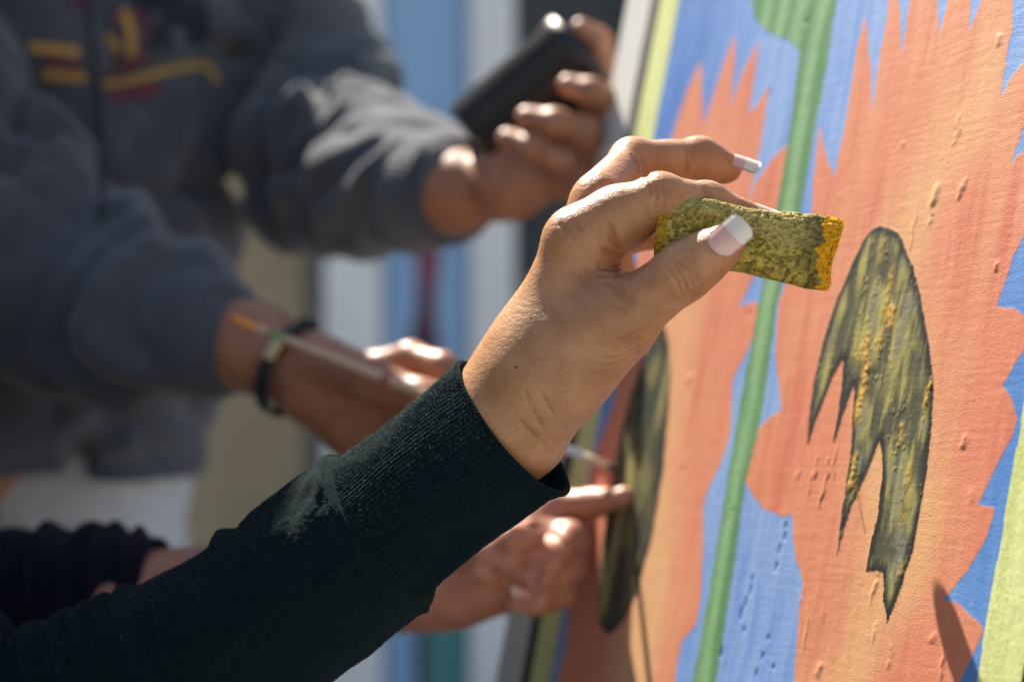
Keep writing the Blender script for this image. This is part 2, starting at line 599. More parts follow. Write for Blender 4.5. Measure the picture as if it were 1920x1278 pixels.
salmon_right = AB([(1522, 410), (1526, 325), (1538, 232), (1544, 272), (1555, 305), (1563, 334), (1573, 290), (1582, 245), (1595, 175), (1605, 95), (1621, 30), (1627, 70), (1632, 125), (1637, 210), (1643, 150), (1651, 100), (1660, 50), (1668, -20), (1672, -90), (1684, -40), (1688, 20), (1690, 104), (1699, 50), (1710, -20), (1730, -80), (1755, -30), (1761, 67), (1772, 25), (1785, -30), (1805, -60), (1820, -10), (1819, 57), (1835, 15), (1855, -40), (1880, -80), (1900, -20), (1898, 50), (1886, 115), (1876, 188), (1896, 145), (1925, 108), (1945, 160), (1925, 215), (1898, 305), (1925, 275), (1960, 290), (1945, 380), (1920, 440), (1899, 482), (1868, 576), (1900, 575), (1921, 591), (1935, 625), (1920, 655), (1880, 723), (1894, 740), (1908, 785), (1902, 813), (1871, 869), (1832, 948), (1867, 948), (1849, 1009), (1809, 1077), (1770, 1122), (1798, 1133), (1837, 1167), (1844, 1180), (1826, 1223), (1801, 1278), (1760, 1400), (1730, 1540), (1690, 1600), (1680, 1680), (1620, 1650), (1585, 1740), (1560, 1640), (1510, 1640), (1480, 1560), (1489, 1278), (1497, 1167), (1505, 1088), (1489, 1032), (1486, 964), (1466, 968), (1433, 953), (1410, 925), (1393, 891), (1396, 863), (1416, 813), (1438, 785), (1466, 767), (1460, 720), (1454, 660), (1458, 600), (1462, 560), (1492, 480)])
stem_pts_l = AB([(1540, -90), (1525, 0), (1500, 95), (1480, 250), (1455, 400), (1424, 560), (1388, 757), (1360, 925), (1337, 1066), (1298, 1278), (1255, 1500)])
stem_pts_r = AB([(1582, -90), (1569, 0), (1550, 125), (1525, 260), (1500, 400), (1459, 560), (1428, 785), (1397, 908), (1377, 1054), (1343, 1268), (1300, 1500)])
stem_pts_l = np.vstack([[.1135, .62], stem_pts_l, [.106, B_BOT]])
stem_pts_r = np.vstack([[.0935, .62], stem_pts_r, [.087, B_BOT]])
stem = np.vstack([stem_pts_l, stem_pts_r[::-1]])
leaf = AB([(1405, -60), (1409, 0), (1416, 36), (1440, 60), (1475, 75), (1502, 97), (1530, 20), (1540, -60), (1480, -110)])
seed_near = AB([(1653, 423), (1668, 426), (1685, 436), (1705, 480), (1725, 545), (1742, 644), (1751, 729), (1745, 830), (1731, 931), (1711, 1038), (1686, 1110), (1663, 1170), (1657, 1122), (1656, 1071), (1624, 1071), (1633, 1020), (1646, 964), (1655, 897), (1654, 850), (1649, 824), (1629, 875), (1610, 920), (1596, 950), (1568, 1046), (1577, 976), (1587, 908), (1596, 841), (1602, 729), (1600, 723), (1584, 768), (1562, 841), (1568, 796), (1579, 717), (1583, 672), (1562, 706), (1540, 762), (1514, 835), (1517, 785), (1528, 706), (1545, 633), (1570, 560), (1600, 490), (1625, 440), (1640, 427)])
seed_far = AB([(1238, 605), (1248, 615), (1254, 650), (1258, 690), (1254, 765), (1244, 880), (1224, 1000), (1194, 1114), (1169, 1164), (1150, 1184), (1136, 1187), (1124, 1169), (1121, 1114), (1129, 1020), (1144, 920), (1159, 840), (1179, 755), (1204, 680), (1224, 625)])


def inside(x, y, poly):
    r = np.zeros(x.shape, bool)
    lo, hi = poly.min(0), poly.max(0)
    m = (x >= lo[0]) & (x <= hi[0]) & (y >= lo[1]) & (y <= hi[1])
    X, Y = x[m], y[m]
    c = np.zeros(X.shape, bool)
    j = len(poly) - 1
    for i in range(len(poly)):
        (xi, yi), (xj, yj) = poly[i], poly[j]
        if yi != yj:
            c ^= ((yi > Y) != (yj > Y)) & (X < (xj - xi) * (Y - yi) / (yj - yi) + xi)
        j = i
    r[m] = c
    return r


def edist(x, y, poly):
    d = np.full(x.shape, 9.)
    j = len(poly) - 1
    for i in range(len(poly)):
        p, q = poly[j], poly[i]
        e = q - p
        t = np.clip(((x - p[0]) * e[0] + (y - p[1]) * e[1]) / max(e @ e, 1e-12), 0, 1)
        d = np.minimum(d, np.hypot(x - p[0] - t * e[0], y - p[1] - t * e[1]))
        j = i
    return d


def paint(a, b):
    """colours of the mural and its relief at board coordinates a (along), b (up)"""
    wob = .0009
    A = a + wob * (vnoise(a * 260, b * 160, 1) - .5)
    Bq = b + wob * (vnoise(a * 220, b * 200, 2) - .5)
    aw = a + .005 * (fbm(a * 40 + b * 31, b * 34 - a * 25, 27, 3) - .5) + .03 * b * (vnoise(a * 18, b * 9, 28) - .5)
    st = .55 * fbm(aw * 260, b * 22, 3) + .45 * fbm(aw * 97 + 7, b * 15 + aw * 30, 14, 4)   # upright, wandering brush streaks
    st2 = fbm(aw * 640, b * 45, 4)
    big = fbm(a * 22, b * 11, 5, 3)
    fine = vnoise(a * 1500, b * 1500, 6)
    c = lambda *k: np.array(k, float)

    def mix(p, q, t):
        return p * (1 - t[..., None]) + q * t[..., None]
    # blue ground: deep streaks over a paler wash
    blue = mix(c(.12, .25, .58) + 0 * a[..., None], c(.25, .38, .66), sm(.25, .72, st * .6 + big * .4))
    far_top = sm(.17, .235, a) * sm(.05, .16, b)
    blue = mix(blue, c(.045, .15, .47), far_top * sm(.25, .6, st) * .85)
    blue = mix(blue, c(.05, .17, .52), sm(.58, .78, st2) * .25)
    edge_r = sm(-.045, -.085, a)
    blue = mix(blue, c(.05, .20, .52), edge_r * .6)
    col = blue
    # salmon petals: peach hearts, redder margins, upright strokes
    inl = inside(A, Bq, salmon_left); inr = inside(A, Bq, salmon_right)
    ins = inl | inr
    ctr = np.where(a > .1, np.exp(-((a - .178 - .12 * (b - .0)) / .024) ** 2), np.exp(-((a + .012 - .02 * np.sin(b * 30)) / .026) ** 2))
    pe = np.clip(ctr * 1.1 * sm(.13, .03, b - .06) + (st - .5) * .9 + (big - .5) * .9, 0, 1)
    sal = mix(c(.62, .225, .135) + 0 * a[..., None], c(.66, .37, .18), pe)
    sal = mix(sal, c(.53, .14, .09), np.clip(sm(.5, .8, fbm(a * 110, b * 12, 9)) * (1 - pe), 0, 1) * .7)
    sal = mix(sal, c(.66, .33, .25), sm(.6, .76, st2) * .3)
    col = np.where(ins[..., None], sal, col)
    # stem and leaf
    ist = inside(A, Bq, stem) | inside(A, Bq, leaf)
    ca = np.interp(b, stem_pts_l[::-1, 1], (stem_pts_l[::-1, 0] + np.interp(stem_pts_l[::-1, 1], stem_pts_r[::-1, 1], stem_pts_r[::-1, 0])) / 2)
    q = (a - ca) / .009
    gr = mix(c(.10, .235, .105) + 0 * a[..., None], c(.22, .39, .20), sm(.25, .75, st + .22 * np.sin(q * 3.2 + 1)))
    gr = mix(gr, c(.05, .17, .06), sm(.58, .75, st2) * .3)
    col = np.where(ist[..., None], gr, col)
    rel = np.zeros(a.shape)
    ra, rb_ = a * .81 + b * .59, b * .81 - a * .59
    bw = b + .0022 * vnoise(ra * 55, rb_ * 55, 29) + .05 * a
    rel += .00006 * (vnoise(a * 47 + 4 * vnoise(ra * 90, rb_ * 90, 30), bw * 820, 31) - .5)       # fine crosswise drag marks
    rel += .00007 * (fbm(ra * 430, rb_ * 430, 32, 3) - .5)
    rel += .00016 * (fbm(ra * 60, rb_ * 60, 33, 3) - .5)
    rel += .00010 * ist
    rel += .00008 * ins
    # dark seeds
    for poly, far in ((seed_near, False), (seed_far, True)):
        lo, hi = poly.min(0) - .004, poly.max(0) + .004
        m = (a > lo[0]) & (a < hi[0]) & (b > lo[1]) & (b < hi[1])
        x, y = A[m], Bq[m]
        i = inside(x, y, poly); d = edist(x, y, poly)
        s_ = st[m]; s2 = fbm(a[m] * 330, b[m] * 62, 12); s3 = fbm(a[m] * 120, b[m] * 60, 13, 3)
        w = .0055 if not far else .007
        core = sm(.001, w, d + .004 * (s2 - .55))
        ol = mix(c(.075, .078, .05) + 0 * x[..., None], c(.36, .33, .105), sm(.38, .66, s2 * .55 + s3 * .45))
        ol = mix(ol, c(.16, .175, .15), sm(.5, .7, s3) * .7)
        if far:
            ol = mix(c(.045, .05, .034) + 0 * x[..., None], c(.19, .17, .06), sm(.45, .7, s2 * .5 + s3 * .5))  # shade over the far seed put into a darker olive
        k = mix(c(.022, .024, .024) + 0 * x[..., None], ol, core)
        if far:
            band = np.exp(-((x - .2085) / .0035) ** 2) * sm(-.012, -.03, y - .04 + .05) * sm(-.115, -.1, y)  # lit streak on the far seed, put into the colour
            k = mix(k, c(.42, .38, .13), band * .8 * sm(.3, .5, s2))
            e2 = np.exp(-((x - .188) / .003) ** 2) * sm(-.02, .0, y)
            k = mix(k, c(.34, .32, .14), e2 * .7 * sm(.35, .55, s2))
        cm = col[m]; cm[i] = k[i]; col[m] = cm
        r = rel[m]; r += np.where(i, .00018 + .00016 * (s2 - .5) * 2 + .0002 * (s3 - .5), 0); rel[m] = r
    # thick ochre dabs scraped on to the near seed
    for (px, py, ln, wd, am) in [(1618, 735, 58, 8, 1), (1624, 655, 30, 9, .8), (1597, 902, 16, 6, 1.3), (1604, 868, 20, 5, .8), (1672, 592, 22, 10, .9), (1668, 540, 45, 6, .6), (1742, 735, 26, 3, .8), (1735, 760, 40, 4, .5), (1690, 815, 24, 6, .6), (1700, 930, 60, 8, .35), (1655, 470, 30, 5, .45), (1690, 1068, 14, 5, .5), (1650, 640, 20, 10, .5)]:
        p = ab(px, py); L_ = ln * .75 / F; Wd = wd * .75 / F * 1.3
        m = (np.abs(a - p[0]) < Wd * 3.5) & (np.abs(b - p[1]) < L_ * 1.8)
        u = (a[m] - p[0] + .002 * (vnoise(b[m] * 300, a[m] * 40, 51) - .5)) / Wd; v_ = (b[m] - p[1]) / L_
        g = np.exp(-u * u - v_ ** 4) * sm(.30, .62, fbm(a[m] * 900, b[m] * 520, 52, 3) + .18 * am)
        g = np.clip(g * 1.6, 0, 1)
        col[m] = mix(col[m], mix(c(.46, .25, .03) + 0 * u[..., None], c(.62, .42, .10), vnoise(a[m] * 1200, b[m] * 900, 53)), g * min(1, am))
        rel[m] += .0007 * am * g * vnoise(a[m] * 1000, b[m] * 800, 54)
    # speckles on the seed
    sp = sm(.80, .90, vnoise(a * 900, b * 900, 60)) * sm(.5, .7, fbm(a * 90, b * 40, 61, 2))
    iseed = inside(A, Bq, seed_near)
    col = mix(col, c(.50, .46, .14), sp * iseed * .6)
    rel += .0003 * sp * iseed
    # scabs and runs of old paint under the salmon
    for (px, py, ln, wd, am) in [(1752, 365, 20, 7, 1), (1745, 400, 24, 5, .8), (1797, 360, 16, 5, .9), (1806, 345, 12, 5, .7), (1798, 235, 20, 5, .7), (1788, 262, 10, 5, .7), (1874, 75, 12, 6, .8), (1712, 430, 40, 3, .5), (1530, 880, 26, 3, .9), (1542, 930, 24, 3, .9), (1552, 880, 30, 3, .8), (1566, 868, 30, 2.6, .7), (1520, 905, 24, 2.5, .7), (1806, 828, 12, 7, 1), (1868, 500, 9, 4, .9), (1822, 930, 10, 5, .5), (1498, 890, 12, 4, .5), (1640, 1100, 30, 4, .7), (1640, 1180, 22, 4, .6), (1535, 1255, 14, 8, .9), (1668, 1230, 20, 6, .7), (1750, 1195, 9, 7, .7), (1765, 1245, 26, 4, .8), (1510, 1180, 40, 3, .6), (1505, 1120, 24, 2.6, .6), (1545, 1150, 16, 5, .4), (1292, 712, 9, 5, .9), (1300, 690, 8, 4, -1), (1282, 880, 8, 3, -.8), (1270, 930, 12, 3, -.6), (1345, 925, 8, 3, -.5), (1575, 370, 8, 4, .4), (1695, 270, 7, 4, .6), (1405, 590, 5, 4, -.8), (1395, 578, 5, 3, -.6)]:
        p = ab(px, py); L_ = ln * .75 / F; Wd = wd * .75 / F * 1.3
        m = (np.abs(a - p[0]) < Wd * 4 + .002) & (np.abs(b - p[1]) < L_ * 1.8)
        u = (a[m] - p[0] + .003 * (vnoise(b[m] * 260, a[m] * 40, 71) - .5)) / Wd; v_ = (b[m] - p[1]) / L_
        g = np.exp(-u * u - v_ ** 4) * sm(.28, .6, fbm(a[m] * 420, b[m] * 260, 72, 3) + .12)
        rel[m] += .00055 * am * g
    # knocks and pits showing deeper blue
    for (px, py, ln, wd) in [(1472, 1005, 9, 3), (1462, 1030, 11, 3), (1456, 1062, 9, 3), (1408, 1105, 13, 3), (1398, 1130, 12, 3), (1390, 1150, 14, 3.5), (1353, 1222, 12, 3), (1440, 1195, 6, 3), (1430, 1230, 8, 3), (1418, 1262, 9, 3), (1450, 1250, 5, 3), (1473, 985, 8, 2.5), (1410, 1085, 7, 2.5), (1395, 1180, 7, 2.5), (1513, 42, 6, 4), (1436, 70, 5, 3), (1375, 955, 5, 2), (1445, 170, 5, 3), (1442, 180, 4, 3)]:
        p = ab(px, py); L_ = ln * .75 / F; Wd = wd * .75 / F * 1.5
        m = (np.abs(a - p[0]) < Wd * 3) & (np.abs(b - p[1]) < L_ * 1.8)
        u = (a[m] - p[0]) / Wd; v_ = (b[m] - p[1]) / L_
        g = np.exp(-u * u - v_ ** 4)
        rel[m] -= .0005 * g
        col[m] = mix(col[m], np.where(ist[m][..., None], c(.02, .07, .04), c(.03, .11, .42)), np.clip(g * 1.2, 0, 1) * .35)
    # one dragged hairline below the seed
    p, q_ = ab(1605, 905), ab(1622, 998)
    e = q_ - p
    t = np.clip(((a - p[0]) * e[0] + (b - p[1]) * e[1]) / (e @ e), 0, 1)
    dd = np.hypot(a - p[0] - t * e[0], b - p[1] - t * e[1])
    col = mix(col, c(.25, .12, .04), np.exp(-(dd / .0006) ** 2) * .8)
    # lime border
    lime = mix(c(.50, .55, .20) + 0 * a[..., None], c(.66, .70, .33), sm(.3, .7, st * .7 + .3 * fine))
    lm = (a > A_IN + .0006 * (vnoise(b * 90, a * 0, 40) - .5)) | (a < A_OUT + .0008 * (vnoise(b * 70, a * 0, 41) - .5))
    lm = lm & (a > -10)
    col = np.where(lm[..., None], lime, col)
    col = col * (1 + .10 * (fine - .5))[..., None]
    return np.clip(col, 0, 1), rel


A0, A1 = -.1155, .2795
av = np.arange(A0, A1 + 1e-6, .00068)
bv = np.concatenate([np.arange(B_BOT + .004, -.17, .006), np.arange(-.17, .27, .00056), np.arange(.272, B_TOP, .006)])
ga, gb = np.meshgrid(av, bv, indexing='xy')
colr, rel = paint(ga, gb)
pts = P0 + ga[..., None] * hv + gb[..., None] * sv + rel[..., None] * nv

m, nt, p, new, lk = nmat('mural_paint')
at = new('ShaderNodeAttribute'); at.attribute_name = 'paint'
n1 = new('ShaderNodeTexNoise'); n1.inputs['Scale'].default_value = 1; n1.inputs['Detail'].default_value = 6
lk(coords(nt, 1300), n1.inputs['Vector'])
mx = new('ShaderNodeMixRGB'); mx.blend_type = 'MULTIPLY'; mx.inputs[0].default_value = .5
lk(at.outputs['Color'], mx.inputs[1])
lk(ramp(nt, n1.outputs[0], [(.3, (.78, .78, .78)), (.6, (1, 1, 1))]), mx.inputs[2])
lk(mx.outputs[0], p.inputs['Base Color'])
p.inputs['Roughness'].default_value = .5
p.inputs['Specular IOR Level'].default_value = .35
b1 = new('ShaderNodeTexNoise'); b1.inputs['Scale'].default_value = 1; b1.inputs['Detail'].default_value = 6
lk(coords(nt, (700, 700, 1900)), b1.inputs['Vector'])
bp = new('ShaderNodeBump'); bp.inputs['Strength'].default_value = .3; bp.inputs['Distance'].default_value = .0006
lk(b1.outputs[0], bp.inputs['Height']); lk(bp.outputs[0], p.inputs['Normal'])
M['mural'] = m

base = on(.082, B_BOT)
brd = empty('painted_board', (base[0], base[1], 0), 'leaning board painted with salmon petals, blue sky, green stem and dark seeds', 'mural')
mesh_obj('painted_face', pts.reshape(-1, 3), grid_faces(len(bv), len(av), False)[:, ::-1], M['mural'], brd, colors=colr.reshape(-1, 3))
bm_ = (B_BOT + B_TOP) / 2; bh = (B_TOP - B_BOT) / 2
box_obj('backing', on(.082, bm_, -.013), hv * .2105, sv * (bh - .004), nv * .010, M['wood_back'], brd)
for a_, nm in ((.2865, 'dark_strip'), (-.1225, 'dark_strip')):
    box_obj(nm, on(a_, bm_, -.011), hv * .0066, sv * (bh - .005), nv * .010, M['strip_dark'], brd)  # near-flush dark green strip between the painted face and the stile
for a_ in (.312, -.148):
    box_obj('frame_stile', on(a_, bm_, -.014), hv * .0185, sv * (bh - .002), nv * .012, M['frame_grey'], brd, .002)
box_obj('frame_rail', on(.082, B_TOP + .02, -.014), hv * .2485, sv * .0195, nv * .012, M['frame_grey'], brd, .002)
for a_ in (.31, -.146):
    f0 = on(a_, .45, -.03); f1 = V(f0[0] + .42 * mv[0], f0[1] + .42 * mv[1], .0)
    dd = (f1 - f0) / 2
    box_obj('prop', (f0 + f1) / 2 + V(0, 0, .012), dd * .985, hv * .018, unit(np.cross(dd, hv)) * .010, M['wood_back'], brd, .002)

# ------------------------------------------------------------------ the far board (blue, with a dark red stem)
YF = 2.75
fb = empty('painted_board', (bx(790, YF), YF, 0), 'far upright board painted blue with a dark red stem in a white frame', 'mural')
fx0, fx1 = bx(720, YF), bx(880, YF)
fa = np.linspace(fx0, fx1, 90); fz = np.linspace(.06, 1.62, 320)
FA, FZ = np.meshgrid(fa, fz)
u = (FA - fx0) / (fx1 - fx0); zz = FZ - H
stq = fbm(u * 26, FZ * 5, 80)
cb = np.array([.19, .36, .60]) * (1 - stq[..., None]) + np.array([.34, .52, .74]) * stq[..., None]
cb = np.where((u > .86)[..., None], cb * .8 + np.array([.1, .12, .14]) * .2, cb)
wst = .135 + .14 * sm(.1, -.12, zz) * sm(-.3, -.1, zz) + .03 * np.sin(FZ * 30)
mst = np.abs(u - .47 - .05 * np.sin(zz * 9)) < wst * sm(.36, .16, zz)
rd = sm(.05, .09, zz) * sm(.20, .12, zz) + sm(-.02, .02, zz) * sm(.07, .05, zz) * .4
cst = np.array([.035, .022, .045]) * (1 - rd[..., None]) + np.array([.20, .04, .07]) * rd[..., None]
cb = np.where(mst[..., None], cst, cb)
tl = (zz < -.42) & (u > .5)
cb = np.where(tl[..., None], np.array([.07, .24, .25]), cb)
mesh_obj('painted_face', np.stack([FA, np.full_like(FA, YF), FZ], -1).reshape(-1, 3), grid_faces(320, 90, False), M['mural'], fb, colors=cb.reshape(-1, 3))
box_obj('backing', ((fx0 + fx1) / 2, YF + .014, .84), ((fx1 - fx0) / 2 - .001, 0, 0), (0, .012, 0), (0, 0, .79), M['wood_back'], fb)
wl = bx(612, YF)
box_obj('frame_stile', ((wl + fx0) / 2 - .001, YF, .84), ((fx0 - wl) / 2 - .001, 0, 0), (0, .028, 0), (0, 0, .84), M['frame_white'], fb, .003)
wr = bx(965, YF)
box_obj('frame_stile', ((wr + fx1) / 2 + .001, YF, .84), ((wr - fx1) / 2 - .001, 0, 0), (0, .028, 0), (0, 0, .84), M['frame_white'], fb, .003)
box_obj('frame_rail', ((wl + wr) / 2, YF, 1.722), ((wr - wl) / 2, 0, 0), (0, .026, 0), (0, 0, .04), M['frame_white'], fb, .003)
box_obj('frame_rail', ((fx0 + fx1) / 2, YF - .005, .03), ((fx1 - fx0) / 2 - .004, 0, 0), (0, .022, 0), (0, 0, .028), M['frame_white'], fb, .003)
for xq in (wl + .05, wr - .04):
    box_obj('prop', (xq, YF + .235, .70), (.015, 0, 0), (0, .205, -.69), unit((0, .69, .205)) * .010, M['wood_back'], fb, .002)


# ------------------------------------------------------------------ people: shared pieces
def nail(parent, c, axis, normal, L, Wd, tip=.45, rc=.0075, drop=.0, body=None, mats=('nail_pink', 'nail_white')):
    """a curved nail plate; the outer fraction `tip` is the white free edge"""
    ax = unit(axis); no = unit(np.asarray(normal, float) - (np.asarray(normal) @ ax) * ax); si = np.cross(ax, no)
    nu, nw = 17, 13
    vs = []
    for lay in (0, 1):
        for i in range(nu):
            t = i / (nu - 1)
            for j in range(nw):
                w = -1 + 2 * j / (nw - 1)
                end = (1 - .10 * w ** 4) if t > .8 else 1
                back = (1 - np.sqrt(max(0, 1 - .8 * w * w))) * .45 * (1 - t) ** 2
                ang = w * Wd / 2 / rc
                pos = c + ax * (L * (t * end + back) - L / 2) + si * rc * np.sin(ang) + no * (rc * (np.cos(ang) - 1) - drop * t * t * L - (.0007 if lay else 0) - (.0005 * (1 - t) ** 3))
                vs.append(pos)
    k = nu * nw
    f = grid_faces(nu, nw, False)
    idx = np.repeat((np.arange(nu - 1) / (nu - 1) > 1 - tip).astype(int), nw - 1)
    F2 = f[:, ::-1] + k
    rim = []
    ring = [j for j in range(nw)] + [i * nw + nw - 1 for i in range(1, nu)] + [(nu - 1) * nw + j for j in range(nw - 2, -1, -1)] + [i * nw for i in range(nu - 2, 0, -1)]
    for a, b in zip(ring, ring[1:] + ring[:1]):
        rim.append([a, b, b + k, a + k])
    rim = np.array(rim)
    ridx = (np.array([r[0] // nw for r in rim]) / (nu - 1) > 1 - tip).astype(int)
    return mesh_obj('fingernail', np.array(vs), np.concatenate([f, F2, rim]), [M[mats[0]], M[mats[1]]], parent, mat_idx=np.concatenate([idx, idx, ridx]))


def head_solid(c, fwd, s=1.0):
    """head centred at c looking along fwd"""
    f = unit(fwd); l = np.cross(V(0, 0, 1), f); u = V(0, 0, 1)
    q = lambda a, b, d: c + s * (a * f + b * l + d * u)
    skull = su(.03, ball(q(-.01, 0, .03), .088 * s), ball(q(.03, 0, -.02), .070 * s), cap(q(.045, 0, -.075), q(.03, 0, -.06), .038 * s, .05 * s))
    face = su(.012, skull, cap(q(.092, 0, .012), q(.108, 0, -.022), .009 * s, .013 * s), cap(q(.088, -.018, -.062), q(.088, .018, -.062), .009 * s, .009 * s),
              ball(q(-.005, .086, -.01), .026 * s, l, 2.2), ball(q(-.005, -.086, -.01), .026 * s, l, 2.2),
              cap(q(.082, -.045, .03), q(.086, .045, .03), .012 * s, .012 * s))
    face = grooves(face, [([q(.098, -.05, .008), q(.098, -.02, .006)], .006, .008), ([q(.098, .02, .006), q(.098, .05, .008)], .006, .008), ([q(.10, -.025, -.064), q(.10, .025, -.064)], .003, .003)])
    hair = su(.02, ball(q(-.02, 0, .05), .098 * s), cap(q(-.05, 0, .03), q(-.075, 0, -.09), .08 * s, .05 * s), cap(q(.03, -.04, .095), q(.03, .04, .095), .03 * s, .03 * s))
    return face, hair


def simple_hand(wr, d, pn, side, s=1.0):
    """relaxed hand for arms that hang outside the picture; d = pointing direction, pn = palm normal"""
    d = unit(d); pn = unit(pn); si = np.cross(d, pn) * side
    q = lambda a, b, c: wr + s * (a * d + b * si + c * pn)
    palm = su(.014, cap(q(0, 0, 0), q(.05, .022, 0), .020, .013), cap(q(0, 0, 0), q(.06, 0, 0), .020, .014), cap(q(0, 0, 0), q(.055, -.022, 0), .019, .012))
    fs = [chain([(q(.075, .028, 0), .0095), (q(.112, .031, .008), .0085), (q(.128, .031, .026), .0075), (q(.130, .03, .042), .0065)]),
          chain([(q(.08, .009, 0), .0095), (q(.120, .010, .008), .0088), (q(.138, .010, .030), .0078), (q(.138, .01, .048), .0068)]),
          chain([(q(.077, -.010, 0), .0092), (q(.113, -.011, .008), .0084), (q(.130, -.011, .028), .0074), (q(.130, -.011, .044), .0064)]),
          chain([(q(.068, -.028, 0), .0085), (q(.096, -.031, .006), .0075), (q(.110, -.031, .020), .0066), (q(.111, -.031, .033), .0058)]),
          chain([(q(.015, .022, .004), .014), (q(.045, .045, .014), .0115), (q(.07, .05, .025), .0095), (q(.088, .048, .034), .0078)])]
    return un(*[su(.006, palm, g) for g in fs])


def fold_field(P, a, b, lam, amp, tw=0.9, ph=0.0):
    """wrinkles that ring a sleeve from a to b, drifting round it so that they do not read as hoops"""
    ax = b - a; L = np.linalg.norm(ax); ax = ax / L
    q = P - a; s = q @ ax
    r = q - s[:, None] * ax
    e1 = unit(np.cross(ax, V(.3, -.8, .5))); e2 = np.cross(ax, e1)
    th = np.arctan2(r @ e2, r @ e1)
    ww = s / lam + tw * np.sin(th + ph) + .45 * np.sin(2 * th + 1.7 * ph + s / lam * .6) + .5 * np.sin(s / lam * .37 + ph)
    k = np.abs(np.sin(np.pi * ww))
    return amp * (k ** .6 - .35) * (.55 + .45 * np.sin(th * 1.0 + s / lam * .9 + ph)) * sm(-.03, .03, s) * sm(L + .03, L - .03, s)


def folded(base, zones):
    def fn(P):
        d = base(P)
        near = d < .05
        if near.any():
            Q = P[near]; e = np.zeros(len(Q))
            for z in zones: e += fold_field(Q, *z)
            d[near] -= e
        return d
    fn.bb = (base.bb[0] - .012, base.bb[1] + .012)
    return fn


def cut(base, plane_n, plane_p):
    pn = unit(plane_n); pp = np.asarray(plane_p, float)

    def fn(P):
        return np.maximum(base(P), (P - pp) @ pn)
    fn.bb = base.bb
    return fn


def rel(x, y, z): return V(x, y, z + H)


def shoe(parent, ankle, fwd):
    f = unit(V(fwd[0], fwd[1], 0)); a = V(ankle[0], ankle[1], 0)
    up = V(0, 0, 1)
    s = su(.02, cap(a - f * .05 + up * .035, a + f * .10 + up * .032, .034, .034), cap(a + up * .04, a + up * .10, .040, .040), cap(a + f * .05 + up * .03, a + f * .15 + up * .026, .038, .026))
    s = cut(s, (0, 0, -1), (0, 0, .003))
    v, fc = mesher(s, .009, project=1)
    v[:, 2] = np.maximum(v[:, 2], .001)
    return mesh_obj('shoe', v, fc, M['shoe'], parent)


def seated_person(name_label, group, elbow_l, wrist_l, sh_l, hip, fwd, skin, knit, trousers, hi_verts, hi_tint=None, knee_dx=.42, lean=(.08, .34, .03, .13, .05, .15)):
    """a person on the bench whose left arm reaches to the board; hi_verts = finely built hand and forearm"""
    f = unit(V(fwd[0], fwd[1], 0)); l = np.cross(V(0, 0, 1), f); up = V(0, 0, 1)
    root = empty('person', (hip[0], hip[1], 0), name_label, 'person', group)
    chest = hip + f * lean[0] + up * lean[1]
    neck = chest + f * lean[2] + up * lean[3]
    headc = neck + f * lean[4] + up * lean[5]
    sh_r = chest - l * .17 + up * .07
    el_r = sh_r + f * .10 - up * .25 - l * .04
    wr_r = hip - l * .10 + f * .28 + up * .11
    knee_l = hip + f * knee_dx + l * .10 - up * .0; knee_r = hip + f * knee_dx - l * .10
    an_l = V(knee_l[0], knee_l[1], .09) - f * .02; an_r = V(knee_r[0], knee_r[1], .09) - f * .02
    hl, hr = hip + l * .085, hip - l * .085
    face, hair = head_solid(headc, f + V(.0, .0, -.15))
    core = su(.05, cap(chest, hip + up * .06, .105, .105, l, .75), cap(chest + up * .06, neck, .07, .05), cap(chest + l * .12 + up * .06, sh_l, .055, .05), cap(chest - l * .12 + up * .06, sh_r, .055, .05))
    limbs = un(chain([(sh_l, .047), (elbow_l, .038)]), chain([(sh_r, .047), (el_r, .038), (wr_r, .026)]), chain([(hl, .075), (knee_l, .055), (an_l, .038)], .02), chain([(hr, .075), (knee_r, .055), (an_r, .038)], .02))
    hand_r = simple_hand(wr_r, f, -up, -1)
    body = su(.03, core, limbs, cap(neck - up * .03, headc - up * .04, .052, .05))
    body = un(su(.02, body, face), hand_r)
    vb, fb_ = mesher(body, .0085, project=1)
    cols = None if hi_tint is None else np.concatenate([np.ones((len(vb), 3)), hi_tint])
    b = mesh_obj('body', *join([(vb, fb_), hi_verts]), skin, root, colors=cols)
    cloth = su(.05, cap(chest, hip + up * .03, .128, .135, l, .74), cap(chest + up * .05, neck - up * .02, .085, .062), cap(chest + l * .12 + up * .05, sh_l, .07, .066), cap(chest - l * .12 + up * .05, sh_r, .07, .066))
    cloth = su(.03, cloth, chain([(sh_l, .066), (elbow_l, .052)]), chain([(sh_r, .066), (el_r, .054), (wr_r - f * .02, .036)]))
    cloth = folded(cloth, [(sh_l, elbow_l, .045, .010), (el_r, wr_r, .04, .008)])
    vc, fc = mesher(cloth, .010, project=1)
    top = mesh_obj('sweatshirt', vc, fc, knit, root)
    tr = su(.03, cap(hl, hr, .11, .11), chain([(hl, .095), (knee_l, .072), (an_l, .055)], .02), chain([(hr, .095), (knee_r, .072), (an_r, .055)], .02))
    vt, ft = mesher(tr, .011, project=1)
    mesh_obj('trousers', vt, ft, trousers, root)
    vh, fh = mesher(hair, .010, project=1)
    mesh_obj('hair', vh, fh, M['hair'], root)
    shoe(root, an_l, f); shoe(root, an_r, f)
    return root, b, top


